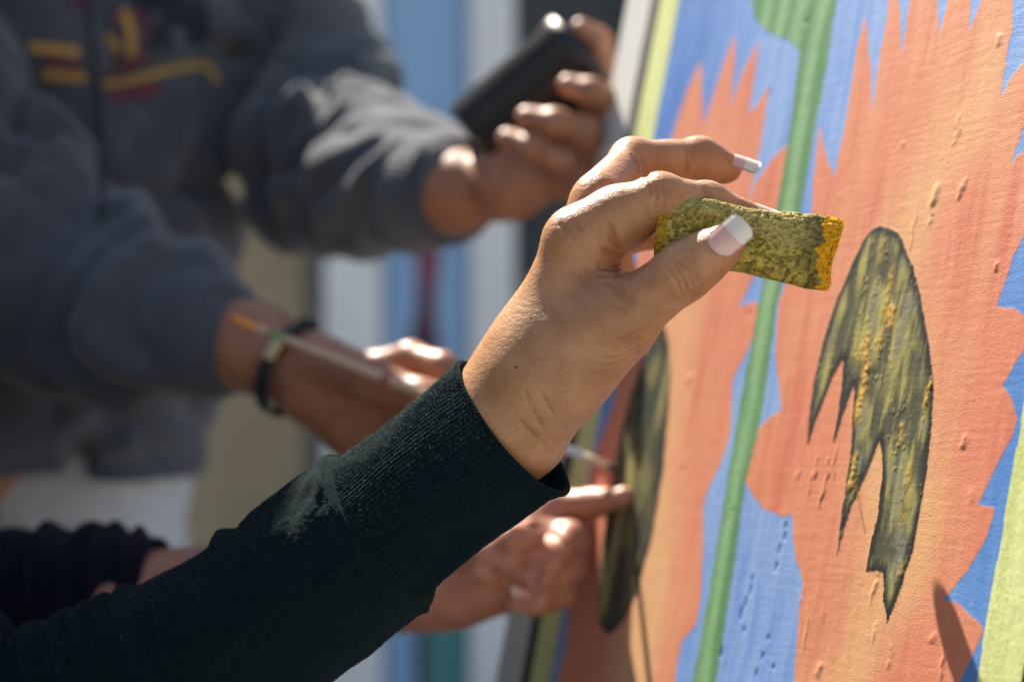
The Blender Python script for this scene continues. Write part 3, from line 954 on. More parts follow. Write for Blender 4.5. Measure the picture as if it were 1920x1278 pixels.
def fibres(name, pts, nrm, length, width, mat, parent, lie=None, lie_amt=.6, seed=3):
    """short loose fibres standing off a cloth or skin surface"""
    r = np.random.default_rng(seed)
    n = len(pts)
    d = nrm + r.normal(0, .55, (n, 3))
    if lie is not None: d = d + lie_amt * lie
    d /= np.linalg.norm(d, axis=1)[:, None]
    L = length * r.uniform(.4, 1.4, n)[:, None]
    side = np.cross(d, r.normal(0, 1, (n, 3))); side /= np.linalg.norm(side, axis=1)[:, None]
    bend = r.normal(0, .35, (n, 3))
    p0 = pts - nrm * .0002
    p1 = p0 + d * L * .55 + bend * L * .12
    p2 = p0 + d * L + bend * L * .5
    w = width / 2
    v = np.stack([p0 - side * w, p0 + side * w, p1 - side * w * .8, p1 + side * w * .8, p2], 1).reshape(-1, 3)
    i = np.arange(n)[:, None] * 5
    f1 = i + np.array([[0, 1, 3, 2]]); f2 = i + np.array([[2, 3, 4, 4]])
    me_f = [list(map(int, q)) for q in f1] + [list(map(int, q[:3])) for q in f2]
    o = mesh_obj(name, v, me_f, mat, parent)
    o['kind'] = 'stuff'
    return o


# ------------------------------------------------------------------ bench (outside the picture) for the two seated painters
bench = empty('bench', (-.62, .72, 0), 'plain wooden bench the two painters sit on', 'bench')
for k in range(3):
    box_obj('seat_plank', (-.62 + (k - 1) * .105, .72, .435), (.049, 0, 0), (0, .62, 0), (0, 0, .014), M['wood_back'], bench, .003)
for sx in (-.12, .12):
    for sy in (-.52, .52):
        box_obj('leg', (-.62 + sx, .72 + sy, .2095), (.022, 0, 0), (0, .022, 0), (0, 0, .2095), M['wood_back'], bench, .003)

# ------------------------------------------------------------------ painter with the sponge: left hand
JI = [W(1085, 447, .701), W(1160, 410, .698), W(1238, 372, .693), W(1325, 383, .701), W(1412, 411, .7045)]
index = chain([(JI[0], .0130), (JI[1], .0122), (JI[2], .0089), (JI[3], .0078), (JI[4], .0060)], .004)
index = su(.003, index, ball(JI[2], .0089), ball((JI[2] + JI[3]) / 2 - V(0, 0, .0016), .0078), ball(JI[3], .0079))
JM = [W(1128, 372, .724), W(1186, 303, .748), W(1250, 297, .755), W(1312, 297, .757), W(1362, 314, .757)]
middle = su(.004, chain([(JM[0], .0112), (JM[1], .0086), (JM[3], .0077), (JM[4], .0064)], .004), ball(JM[1], .0087), ball(JM[2] - V(0, 0, .0018), .0076), ball(JM[3], .0079), ball((JM[3] + JM[4]) / 2 - V(0, 0, .0012), .0070))
JR = [W(1120, 410, .742), W(1240, 402, .757), W(1322, 416, .775), W(1390, 432, .788)]
ring = chain([(JR[0], .0108), (JR[1], .0084), (JR[2], .0076), (JR[3], .0064)], .004)
JP = [W(1130, 448, .757), W(1226, 430, .770), W(1280, 440, .775), W(1325, 450, .776)]
pinky = chain([(JP[0], .0098), (JP[1], .0074), (JP[2], .0066), (JP[3], .0056)], .004)
JT = [W(1042, 700, .702), W(1158, 602, .690), W(1284, 508, .677), W(1358, 459, .6728)]
thumb = su(.004, chain([(JT[0], .0168), (JT[1], .0129), (JT[2], .0099), (JT[3], .0075)], .006), ball(W(1322, 482, .676), .0089))
wristA = W(952, 788, .718)
palmA = su(.016,
           cap(W(800, 905, .728), wristA, .0235, .0216, V(0, 1, 0), .9),
           cap(wristA, W(1010, 680, .716), .0216, .0200, V(0, 1, 0), .85),
           cap(W(1008, 690, .708), W(1080, 470, .702), .0165, .0128),
           cap(W(1010, 690, .720), W(1122, 395, .724), .0160, .0112),
           cap(W(1015, 690, .732), W(1122, 420, .740), .0155, .0108),
           cap(W(1022, 700, .742), W(1132, 460, .755), .0150, .0098),
           cap(W(1085, 632, .708), W(1118, 555, .708), .0160, .0118),
           cap(W(1080, 660, .725), W(1135, 540, .735), .0145, .0110),
           cap(JT[0], JT[1], .0165, .0122))
handA = un(su(.0055, palmA, index), su(.005, palmA, middle), su(.005, palmA, ring), su(.005, palmA, pinky), su(.008, palmA, thumb))


crA = []
for pl, dep, wid in [
    ([(1160, 470), (1150, 452), (1143, 425)], .0013, .0012), ([(1166, 482), (1152, 478), (1135, 470)], .0012, .0010), ([(1172, 500), (1150, 505), (1128, 500)], .0013, .0011), ([(1176, 508), (1158, 515), (1125, 515)], .0010, .0010),
    ([(1240, 345), (1246, 368), (1240, 395)], .0009, .0008), ([(1229, 345), (1231, 368), (1226, 390)], .0007, .0007), ([(1252, 350), (1257, 368)], .0006, .0007), ([(1218, 350), (1219, 366)], .0005, .0007), ([(1321, 352), (1325, 372), (1322, 385)], .0010, .0009), ([(1330, 356), (1333, 372)], .0006, .0007),
    ([(1193, 300), (1200, 318), (1212, 330)], .0012, .0010), ([(1205, 298), (1208, 318)], .0009, .0008), ([(1184, 290), (1190, 304)], .0006, .0007), ([(1287, 278), (1289, 300), (1286, 325)], .0010, .0008), ([(1297, 280), (1298, 300)], .0006, .0007),
    ([(1272, 488), (1290, 512), (1299, 536)], .0009, .0008), ([(1262, 496), (1280, 520), (1289, 545)], .0008, .0008), ([(1283, 482), (1302, 508), (1310, 528)], .0007, .0007), ([(1254, 506), (1270, 528), (1278, 550)], .0005, .0007), ([(1296, 482), (1313, 502)], .0005, .0007),
    ([(1180, 560), (1160, 545), (1140, 528)], .0007, .0014), ([(1172, 585), (1150, 565)], .0005, .0010),
    ([(1232, 592), (1200, 620), (1165, 640)], .0007, .0008), ([(1220, 613), (1190, 637), (1160, 650)], .0007, .0007), ([(1207, 632), (1180, 650), (1150, 660)], .0007, .0007), ([(1195, 650), (1165, 668), (1135, 672)], .0006, .0007), ([(1182, 665), (1155, 682), (1125, 688)], .0005, .0007),
    ([(1045, 830), (1010, 790), (985, 735)], .0003, .0012), ([(1062, 805), (1030, 765), (1015, 735)], .0004, .0008), ([(1035, 850), (1005, 818), (975, 790)], .0004, .0008), ([(1080, 445), (1062, 432), (1050, 420)], .0005, .0009), ([(1092, 430), (1075, 415)], .0005, .0008)]:
    crA.append((pl, dep, wid))
_hit = iter(trace(handA, [q for pl, _, _ in crA for q in pl], .62, 1.0))
crA = [([next(_hit) for _ in pl], dep, wid) for pl, dep, wid in crA]
handA_f = grooves(handA, crA)
vA, fA = mesher(handA_f, .00068, (W(770, 930, .70) - V(0, .055, 0), W(1440, 240, .76) + V(.0, .03, .006)))

# flush at the joints and fingertips, darker lines in the creases
tintA = np.ones((len(vA), 3))
for pj, rj, aj in [(JI[0], .017, .55), (JI[2], .013, .8), (JI[3], .010, .5), (JI[4], .011, .9), (JM[0], .014, .5), (JM[1], .013, .8), (JM[3], .010, .5), (JM[4], .011, 1.), (JT[1], .018, .35), (JT[2], .014, .6), (JT[3], .012, .7), (W(1150, 500, .70), .016, .6), (JR[1], .02, .8)]:
    g = aj * np.exp(-(np.linalg.norm(vA - pj, axis=1) / rj) ** 2)[:, None]
    tintA *= 1 - g * (1 - np.array([1.0, .80, .74]))
for pl, dep, wid in crA:
    for p_, q_ in zip(pl[:-1], pl[1:]):
        e_ = q_ - p_
        t_ = np.clip((vA - p_) @ e_ / (e_ @ e_), 0, 1)
        r_ = np.linalg.norm(vA - p_ - t_[:, None] * e_, axis=1)
        g = (min(1, dep / .0010) * .5 * np.exp(-(r_ / (wid * .9)) ** 2))[:, None]
        tintA *= 1 - g * (1 - np.array([.62, .50, .45]))

# cloth sleeve and ribbed cuff of the same arm
cuff_path = catmull([W(700, 1004, .7335), W(800, 926, .727), W(890, 857, .7205), W(959, 800, .716)], 70)
el_A = W(-90, 1430, .775)
sleeve_path = catmull([el_A, W(60, 1378, .768), W(250, 1306, .758), W(436, 1200, .748), W(592, 1083, .740), W(690, 1010, .734), W(724, 985, .732)], 190)


def sleeve_tube(path, rfun, nseg, inner=None, thick=.002):
    T, e1, e2 = frames(path)
    th = np.linspace(0, 2 * np.pi, nseg, endpoint=False)
    s = np.linspace(0, 1, len(path))
    R = rfun(s[:, None], th[None, :])
    dirs = np.cos(th)[None, :, None] * e1[:, None, :] + np.sin(th)[None, :, None] * e2[:, None, :]
    v = path[:, None, :] + R[..., None] * dirs
    if inner:
        vi = path[:, None, :] + (R - thick)[..., None] * dirs
        rim = path[-1] + T[-1] * .0009 + (R[-1] - thick * .5)[:, None] * dirs[-1]
        v = np.concatenate([v, rim[None], vi[::-1][:inner]])
    return v


def ridge(s, th, s0, th0, ws, wt, amp, slant=0.0):
    dt = np.angle(np.exp(1j * (th - th0)))
    return amp * np.exp(-((s - s0 - slant * dt) / ws) ** 2 - (dt / wt) ** 2)


# angle 0 faces the camera; find which side is the upper one
_T, _e1, _e2 = frames(cuff_path)
UPA = math.pi / 2 if _e2[30][2] > 0 else -math.pi / 2


def r_cuff(s, th):
    r = .0325 - .0024 * s + .0010 * np.sin(3 * th + 1) + .0011 * np.sin(th * 2 + s * 5)
    r = r +  .00030 * (.35 + fbm(th * 4, s * 3, 88, 2)) * np.cos(104 * th + 1.2 * np.sin(s * 4))
    r = r + ridge(s, th, .55, .2, .12, .8, .0012, .18) - ridge(s, th, .38, .5, .08, .7, .0010, .15)
    r = r + .0022 * sm(.82, 1.0, s) * np.exp(-(np.angle(np.exp(1j * (th + UPA))) / .8) ** 2)
    r = r + .0010 * np.exp(-((s - 1) / .03) ** 2) - .0012 * np.exp(-(s / .05) ** 2)
    r = r + .00035 * (fbm(th * 9, s * 22, 90, 3) - .5) * 2
    return r


def r_slv(s, th):
    r = .0440 - .0080 * sm(.0, .75, s) - .0030 * sm(.85, .96, s) - .0050 * sm(.965, 1.0, s)
    r = r + ridge(s, th, .90, UPA * .9, .045, .9, .0018, .01) + ridge(s, th, .93, UPA * .4, .03, 1.6, .0010, .006)
    r = r + ridge(s, th, .585, UPA, .016, .55, .0034, .012) - ridge(s, th, .615, UPA * .8, .016, .7, .0016, .012)
    for k, (s0, am) in enumerate([(.285, .0042), (.325, .0040), (.36, .0046), (.395, .0044), (.23, .0036), (.18, .004), (.12, .005)]):
        r = r + ridge(s, th, s0, UPA * .95, .0115, .9, am, .018 + .006 * (k % 3))
    r = r + ridge(s, th, .45, .4, .05, .7, .0020, .09) + ridge(s, th, .70, .1, .045, .8, .0016, .10) + ridge(s, th, .55, -.2, .04, .6, .0014, .08)
    r = r + ridge(s, th, .80, .5, .03, .9, .0013, .07)
    r = r + .0022 * (fbm(th * 2.2 + s * 3, s * 9, 91, 3) - .5) * 2 + .0004 * (fbm(th * 22, s * 90, 92, 3) - .5) * 2
    return r


ns = 736
v_c = sleeve_tube(cuff_path, r_cuff, ns, inner=46, thick=.0026)
v_s = sleeve_tube(sleeve_path, r_slv, 260)
shA = rel(-.40, .64, .07)
rootA, bodyA, topA = seated_person('person in a dark knitted sweatshirt pressing a yellow sponge towards the board', None, el_A, wristA, shA, rel(-.55, .47, -.42), V(1, .12, 0), M['skin_light'], M['knit_dark'], M['trouser_dark'], (vA, fA), tintA)
cuffA = mesh_obj('cuff', v_c.reshape(-1, 3), grid_faces(v_c.shape[0], ns), M['knit_dark'], topA)
slvA = mesh_obj('sleeve', v_s.reshape(-1, 3), grid_faces(v_s.shape[0], 260), M['knit_dark'], topA)


def vnorm(v):
    a = np.gradient(v, axis=0); b = np.roll(v, -1, 1) - np.roll(v, 1, 1)
    n = np.cross(b, a)
    n /= np.maximum(np.linalg.norm(n, axis=2), 1e-12)[..., None]
    c = v.mean(1, keepdims=True)
    sg = np.sign(((v - c) * n).sum(2))
    return n * sg[..., None]


for nm, vv, rows, cnt in (('cuff_fuzz', v_c[:70], 70, 70000), ('sleeve_fuzz', v_s, 190, 16000)):
    N_ = vnorm(vv)
    i = rng.integers(0 if nm == 'cuff_fuzz' else 40, rows - 1, cnt); j = rng.integers(0, vv.shape[1], cnt)
    t = rng.uniform(0, 1, (cnt, 2))
    pp = vv[i, j] * (1 - t[:, :1]) + vv[i + 1, j] * t[:, :1]
    pp = pp + (vv[i, (j + 1) % vv.shape[1]] - vv[i, j]) * t[:, 1:]
    keep = (N_[i, j] @ V(-.5, 0, .85) > rng.uniform(.50, 1.0, cnt))  # pale fuzz only on the sunward top, its lightness standing in for rim light
    fibres(nm, pp[keep], N_[i, j][keep], .0012, .00010, M['fibre'], cuffA if nm == 'cuff_fuzz' else slvA, seed=cnt)

# downy hair on the back of the hand
cen = vA[fA].mean(1)
fn_ = np.cross(vA[fA[:, 1]] - vA[fA[:, 0]], vA[fA[:, 2]] - vA[fA[:, 0]])
fn_ /= np.maximum(np.linalg.norm(fn_, axis=1), 1e-15)[:, None]
wA = (cen - W(948, 783, .718)) @ unit(W(1100, 420, .71) - W(948, 783, .718))
sel = np.where((wA < .085) & (wA > -.01))[0]
sel = rng.choice(sel, 5200, replace=False)
lieA = unit(W(1010, 500, .71) - W(940, 760, .71) + V(-.02, 0, 0))
fibres('vellus_hair', cen[sel], fn_[sel], .0016, .00005, M['vellus'], bodyA, lie=np.tile(lieA, (len(sel), 1)), lie_amt=.9, seed=11)

# nails with white square tips
def nail_on(tip, r, axis, normal, L, Wd, tipf, rc, fwd):
    ax = unit(axis); no = unit(np.asarray(normal, float) - (np.asarray(normal) @ ax) * ax)
    return nail(bodyA, tip + ax * fwd + no * r, ax, no, L, Wd, tipf, rc)


nail_on(JT[3], .0089, W(1398, 431, .6720) - W(1342, 478, .6708), V(-.10, -.95, .16), .0158, .0124, .47, .0088, .0018)
nail_on(JM[4], .0066, W(1403, 309, .757) - W(1343, 288, .757), V(.12, -.62, .75), .0148, .0098, .46, .0064, .0050)
nail_on(JI[4], .0064, W(1437, 408, .7045) - W(1386, 388, .7045), V(.15, -.35, .9), .0115, .0086, .32, .0058, .0025)
mole = trace(handA, [(968, 688)], .6, 1)[0]
mv_, mf_ = mesher(ball(mole + V(0, .0004, 0), .00075), .00025, project=1)
mesh_obj('mole', mv_, mf_, noise_mat('mole', [(.3, (.08, .04, .025)), (.7, (.10, .05, .03))], 300, .6, 0), bodyA)

# ------------------------------------------------------------------ sponge
spA, spB = W(1237, 424, .6945), W(1564, 479, .6905)
sx = unit(spB - spA); syv = unit(V(0, 1, 0) - sx * sx[1]); sz = np.cross(sx, syv)
if sz[2] < 0: sz = -sz
Ls = np.linalg.norm(spB - spA)
nx_, nz_, ny_ = 190, 66, 54


def sponge_pt(u, v, w):
    """u along, v up (-1..1), w depth (-1..1)"""
    hz = .0126 + .0005 * np.sin(u * 9) - .0005 * np.exp(-((u - .45) / .16) ** 2) + .0008 * u
    hy = .0108 - .0012 * np.exp(-((u - .45) / .2) ** 2)
    ch = 1 - .20 * np.abs(v) ** 4 * np.abs(w) ** 3
    x = u * Ls + .0012 * np.sin(v * 2 + w) * (u > .97) - .0012 * (1 - v * v) * (u < .03)
    y = w * hy * ch * (1 - .22 * v * sm(.8, .0, u) * (w < 0))
    z = v * hz * ch
    return spA + x[..., None] * sx + y[..., None] * syv + z[..., None] * sz


sp_v, sp_f, sp_c, nb = [], [], [], 0
for (fx, fixed) in (('w', -1), ('w', 1), ('v', -1), ('v', 1), ('u', 0), ('u', 1)):
    if fx == 'w':
        a_, b_ = np.meshgrid(np.linspace(0, 1, nx_), np.linspace(-1, 1, nz_)); P = (a_, b_, np.full_like(a_, fixed))
    elif fx == 'v':
        a_, b_ = np.meshgrid(np.linspace(0, 1, nx_), np.linspace(-1, 1, ny_)); P = (a_, np.full_like(a_, fixed), b_)
    else:
        a_, b_ = np.meshgrid(np.linspace(-1, 1, nz_), np.linspace(-1, 1, ny_)); P = (np.full_like(a_, fixed), a_, b_)
    q = sponge_pt(*P)
    c_ = spA + sx * Ls / 2
    g1 = np.gradient(q, axis=1); g0 = np.gradient(q, axis=0)
    nn = np.cross(g1, g0); nn /= np.linalg.norm(nn, axis=2)[..., None]
    nn *= np.sign(((q - c_) * nn).sum(2))[..., None]
    # pores: drawn-out pits along the sponge, the same field on every face so that edges stay closed
    U = (q - spA) @ sx; Vv = (q - spA) @ sz; Ww = (q - spA) @ syv
    pit = fbm(U * 700 + Ww * 130, Vv * 1150 + Ww * 700, 100, 3)
    pit2 = vnoise(U * 900 + Ww * 400, Vv * 1500 + Ww * 900, 104)
    dsp = -.0011 * sm(.52, .30, pit) - .0005 * sm(.4, .1, pit2) + .0006 * (fbm(U * 160, Vv * 160 + Ww * 160, 107, 2) - .5) * 2
    ctr_dir = q - (spA + U[..., None] * sx); ctr_dir /= np.maximum(np.linalg.norm(ctr_dir, axis=2), 1e-9)[..., None]
    q = q + dsp[..., None] * ctr_dir
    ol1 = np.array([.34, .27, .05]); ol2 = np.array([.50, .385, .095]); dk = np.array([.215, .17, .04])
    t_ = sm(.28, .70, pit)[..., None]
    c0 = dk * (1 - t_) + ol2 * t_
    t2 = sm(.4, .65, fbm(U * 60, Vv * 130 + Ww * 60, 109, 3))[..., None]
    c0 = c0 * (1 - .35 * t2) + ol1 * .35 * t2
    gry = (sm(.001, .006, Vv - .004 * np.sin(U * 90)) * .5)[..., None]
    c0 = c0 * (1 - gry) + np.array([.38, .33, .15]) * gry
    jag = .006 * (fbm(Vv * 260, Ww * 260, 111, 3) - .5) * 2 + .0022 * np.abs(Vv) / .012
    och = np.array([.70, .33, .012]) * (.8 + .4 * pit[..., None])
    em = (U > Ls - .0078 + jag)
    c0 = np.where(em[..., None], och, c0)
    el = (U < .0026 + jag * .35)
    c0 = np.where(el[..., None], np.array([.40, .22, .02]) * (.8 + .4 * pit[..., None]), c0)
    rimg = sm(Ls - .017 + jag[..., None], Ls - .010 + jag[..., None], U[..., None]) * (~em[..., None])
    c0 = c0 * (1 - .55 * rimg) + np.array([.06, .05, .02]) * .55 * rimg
    k0, k1 = q.shape[:2]
    f_ = grid_faces(k0, k1, False)
    o_ = np.sign(((q[0, 0] + q[-1, -1]) / 2 - c_) @ np.cross(q[0, 1] - q[0, 0], q[1, 0] - q[0, 0]))
    if o_ < 0: f_ = f_[:, ::-1]
    sp_v.append(q.reshape(-1, 3)); sp_f.append(f_ + nb); sp_c.append(c0.reshape(-1, 3)); nb += k0 * k1
m, nt, p, new, lk = nmat('sponge')
at = new('ShaderNodeAttribute'); at.attribute_name = 'paint'
p.inputs['Roughness'].default_value = .9; p.inputs['Specular IOR Level'].default_value = .2
vo = new('ShaderNodeTexVoronoi'); vo.inputs['Scale'].default_value = 1
lk(coords(nt, 1250), vo.inputs['Vector'])
pore_shade = new('ShaderNodeMixRGB'); pore_shade.blend_type = 'MULTIPLY'; pore_shade.inputs[0].default_value = 1
lk(at.outputs['Color'], pore_shade.inputs[1])
lk(ramp(nt, vo.outputs[0], [(.12, (.38, .34, .26)), (.42, (1.1, 1.1, 1.05))]), pore_shade.inputs[2])  # shade inside the pores put into the colour as dark spots
lk(pore_shade.outputs[0], p.inputs['Base Color'])
bp = new('ShaderNodeBump'); bp.inputs['Strength'].default_value = .7; bp.inputs['Distance'].default_value = .0007
lk(vo.outputs[0], bp.inputs['Height']); lk(bp.outputs[0], p.inputs['Normal'])
sp_v = np.concatenate(sp_v); sp_f = np.concatenate(sp_f)
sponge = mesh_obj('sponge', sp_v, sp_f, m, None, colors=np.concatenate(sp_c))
tag(sponge, 'olive yellow block of sponge with an orange painted end, pinched between thumb and finger', 'sponge')

# ------------------------------------------------------------------ painter in navy: left hand pointing at the far seed
DC = .945
C_ = lambda x, y, d=DC: W(x - 26, y, d)
wrC = C_(822, 1085, .95)
palmC = su(.014, cap(C_(250, 1145, .955), wrC, .031, .0235), cap(wrC, C_(960, 1040, .955), .0235, .020, V(0, 1, 0), .95),
           cap(C_(910, 1045, .958), C_(1015, 985, .962), .014, .0122), cap(C_(910, 1065, .955), C_(1045, 1010, .955), .014, .0120),
           cap(C_(910, 1085, .952), C_(1042, 1050, .950), .014, .0115), cap(C_(910, 1105, .950), C_(1030, 1090, .948), .0135, .0105), cap(C_(870, 1110, .942), C_(930, 1090, .932), .015, .012))
tipC = C_(1196, 931, .934)
idxC = chain([(C_(1015, 982, .962), .0120), (C_(1072, 950, .960), .0088), (C_(1140, 943, .950), .0074), (tipC, .0054)], .004)
midC = chain([(C_(1045, 1008, .955), .0118), (C_(1096, 1012, .944), .0098), (C_(1052, 1052, .925), .0086), (C_(1005, 1036, .928), .0072)], .003)
ringC = chain([(C_(1042, 1050, .950), .0112), (C_(1090, 1062, .938), .0095), (C_(1040, 1090, .922), .0083), (C_(992, 1078, .926), .0070)], .003)
pnkC = chain([(C_(1030, 1090, .948), .0100), (C_(1074, 1108, .938), .0084), (C_(1030, 1124, .926), .0076), (C_(997, 1122, .926), .0066)], .003)
thbC = chain([(C_(880, 1100, .938), .0165), (C_(945, 1050, .922), .0115), (C_(988, 1018, .918), .0090), (C_(1022, 1000, .922), .0076)], .004)
handC = un(su(.006, palmC, idxC), su(.004, palmC, midC), su(.004, palmC, ringC), su(.004, palmC, pnkC), su(.006, palmC, thbC))
crC = [([(905, 1068), (938, 1045), (980, 1042), (1025, 1040)], .0050, .0026), ([(915, 1068), (950, 1086), (975, 1098)], .0050, .0026), ([(975, 1040), (970, 1000)], .0035, .0024), ([(985, 1046), (1005, 1075), (998, 1098)], .0045, .0026), ([(975, 1132), (1025, 1112), (1056, 1088)], .0045, .0026), ([(1000, 985), (1035, 1000), (1060, 1030)], .0030, .0024)]
_hit = iter(trace(handC, [q for pl, _, _ in crC for q in pl], .85, 1.1))
handC = grooves(handC, [([next(_hit) for _ in pl], dep, wid) for pl, dep, wid in crC])
vC, fC = mesher(handC, .0014)
el_C = rel(-.40, .985, -.155)
shC = rel(-.52, 1.05, .10)
rootC, bodyC, topC = seated_person('person in a navy sleeve pointing with bare forearm and index finger at the far seed', None, el_C, wrC, shC, rel(-.64, 1.02, -.42), V(1, -.05, 0), M['skin_rosy'], M['knit_navy'], M['trouser_dark'], (vC, fC), lean=(.13, .39, .05, .15, .08, .17))
nail(bodyC, C_(1003, 1103, .9165), V(-.75, -.35, .2), V(-.1, -.55, .80), .0115, .0088, .4, .0062)
slC_path = catmull([el_C, W(60, 1135, .968), W(170, 1112, .962), W(292, 1118, .957)], 120)
_t, _a, _b = frames(slC_path)
UPC = math.pi / 2 if _b[60][2] > 0 else -math.pi / 2


def r_C(s, th):
    r = .040 - .009 * sm(.1, 1, s)
    for k, (s0, am) in enumerate([(.30, .004), (.43, .006), (.56, .005), (.68, .005), (.78, .006), (.90, .005)]):
        r = r + ridge(s, th, s0, UPC * .8, .026, 1.4, am, .03 * ((k % 3) - 1))
    return r + .0015 * (fbm(th * 2.2, s * 9, 95, 3) - .5)


v_k = sleeve_tube(slC_path, r_C, 120, inner=20, thick=.003)
mesh_obj('sleeve', v_k.reshape(-1, 3), grid_faces(v_k.shape[0], 120), M['knit_navy'], topC)
# pale band on that wrist
axC = unit(wrC - C_(250, 1145, .955))
bc = C_(792, 1088, .9505)
bandp = [(-.009, .0252), (-.008, .0266), (.008, .0262), (.009, .0248), (.008, .0240), (-.008, .0244), (-.009, .0252)]
vb_, fb_ = lathe_line(bc, bc + axC, bandp, 64)
wb = mesh_obj('wristband', vb_, fb_, M['strap_pale'])
tag(wb, 'pale beige band round the wrist of the pointing hand', 'wristband')

# ------------------------------------------------------------------ person in the grey hooded sweatshirt
KB = .90                                  # this person is slighter in build than the distances below assume


def WB(px, py, d): return W(px, py, d * KB)
def relB(x, y, z): return rel(x * KB, y * KB, z * KB)
def capB(a, b, ra, rb, n=None, f=1.0): return cap(a, b, ra * KB, rb * KB, n, f)
def chainB(pts, k=.002): return chain([(p, r * KB) for p, r in pts], k)
def ballB(c, r): return ball(c, r * KB)


rootB = empty('person', (-.40, 1.38, 0), 'person in a grey zipped sweatshirt holding a paintbrush and a black pot', 'person')
fB = unit(V(.35, -.94, 0)); lB = np.cross(V(0, 0, 1), fB)
chestB, hipB = relB(-.405, 1.53, .26), relB(-.455, 1.52, -.08)
shLB, elLB, wrLB = relB(-.245, 1.60, .33), WB(597, 338, 1.46), WB(852, 358, 1.255)
shRB, elRB, wrRB = relB(-.52, 1.39, .34), WB(-70, 470, 1.31), WB(470, 650, 1.18)
neckB = relB(-.400, 1.47, .42); headB = relB(-.405, 1.42, .57)
faceB, hairB = head_solid(headB, fB + V(.25, 0, -.35), .95)
hairB = su(.02, hairB, *[capB(headB + V(.04 + .012 * k, .02, .02 - .008 * k), WB(262 + 26 * k, -75 + 12 * ((k * 5) % 4), 1.40 - .004 * (k % 3)), .042, .009) for k in range(5)], capB(headB + V(-.07, .0, .02), relB(-.47, 1.36, .28), .055, .04), capB(headB + V(-.05, .05, .03), relB(-.50, 1.42, .36), .06, .06))  # unseen side locks added to shade the right sleeve
an = [V(-.32, 1.40, .09), V(-.49, 1.35, .09)]
kn = [V(-.325, 1.39, .46), V(-.49, 1.335, .46)]
hp = [hipB + V(.072, .03, -.03), hipB + V(-.085, -.03, -.03)]
# brush hand
hB = WB
palmR = su(.014, capB(WB(250, 590, 1.235), wrRB, .033, .0262), capB(wrRB, hB(570, 700, 1.165), .0262, .0235), capB(hB(590, 680, 1.162), hB(690, 705, 1.150), .016, .0135), capB(hB(590, 700, 1.162), hB(700, 745, 1.150), .016, .0135), capB(hB(590, 722, 1.162), hB(690, 790, 1.155), .016, .0130), capB(hB(585, 745, 1.162), hB(660, 830, 1.16), .016, .0122))
fgR = [chainB([(hB(690, 700, 1.150), .0125), (hB(770, 672, 1.135), .0100), (hB(830, 688, 1.115), .0088), (hB(858, 722, 1.105), .0070)], .004),
       chainB([(hB(700, 745, 1.150), .0125), (hB(790, 752, 1.125), .0102), (hB(838, 760, 1.110), .0088), (hB(862, 750, 1.108), .0070)], .004),
       chainB([(hB(690, 790, 1.155), .0120), (hB(780, 815, 1.130), .0098), (hB(800, 820, 1.160), .0085), (hB(760, 800, 1.18), .0070)], .004),
       chainB([(hB(660, 830, 1.160), .0110), (hB(740, 862, 1.140), .0088), (hB(760, 862, 1.165), .0076), (hB(725, 840, 1.18), .0064)], .004),
       chainB([(hB(600, 680, 1.150), .016), (hB(700, 712, 1.118), .0118), (hB(790, 742, 1.098), .0098), (hB(842, 744, 1.092), .0074)], .005)]
handR = un(*[su(.006, palmR, g) for g in fgR])
# pot hand
palmL = su(.014, capB(WB(700, 372, 1.36), wrLB, .031, .0255), capB(wrLB, WB(960, 352, 1.225), .0255, .020), capB(WB(950, 355, 1.22), WB(1050, 330, 1.205), .016, .013), capB(WB(955, 340, 1.22), WB(1085, 290, 1.205), .015, .013), capB(WB(955, 325, 1.225), WB(1100, 245, 1.215), .015, .0125), capB(WB(955, 312, 1.23), WB(1105, 205, 1.235), .015, .0115))
WF = lambda x, y, d: WB(x + 14, y + 13, d)
fgL = [chainB([(WF(1050, 330, 1.205), .0115), (WF(1040, 290, 1.178), .0098), (WF(985, 265, 1.170), .0086), (WF(938, 248, 1.180), .0072)], .004),
       chainB([(WF(1085, 288, 1.205), .0120), (WF(1085, 235, 1.178), .0102), (WF(1028, 218, 1.170), .0090), (WF(975, 208, 1.178), .0076)], .004),
       chainB([(WF(1102, 245, 1.215), .0120), (WF(1130, 180, 1.190), .0100), (WF(1095, 160, 1.178), .0088), (WF(1052, 148, 1.184), .0074)], .004),
       chainB([(WF(1105, 205, 1.235), .0115), (WF(1122, 120, 1.232), .0098), (WF(1110, 65, 1.228), .0086), (WF(1076, 42, 1.228), .0072)], .004),
       chainB([(WF(925, 326, 1.240), .012), (WF(900, 285, 1.275), .0115), (WF(930, 240, 1.285), .0098), (WF(975, 200, 1.283), .0078)], .004)]
handL = un(*[su(.006, palmL, g) for g in fgL])
vR, fR = mesher(handR, .0019); vL, fL = mesher(handL, .0019)
coreB = su(.05, capB(chestB, hipB, .115, .105, lB, .72), capB(chestB + V(0, 0, .07), neckB, .07, .055), capB(chestB + V(0, 0, .06), shLB, .05, .036), capB(chestB + V(0, 0, .06), shRB, .05, .04))
limbB = un(chainB([(shLB, .036), (WB(598, 140, 1.53), .030), (elLB, .032), (WB(760, 345, 1.32), .028)]), chainB([(shRB, .048), (elRB, .042), (WB(300, 600, 1.22), .034)]), chainB([(hp[0], .08), (kn[0], .056), (an[0], .038)], .02), chainB([(hp[1], .08), (kn[1], .056), (an[1], .038)], .02))
bodyBs = su(.02, su(.03, coreB, limbB, capB(neckB - V(0, 0, .04), headB - V(0, 0, .04), .053, .05)), faceB)
vb, fb2 = mesher(bodyBs, .0085, project=1)
bodyB = mesh_obj('body', *join([(vb, fb2), (vR, fR), (vL, fL)]), M['skin_brown'], rootB)
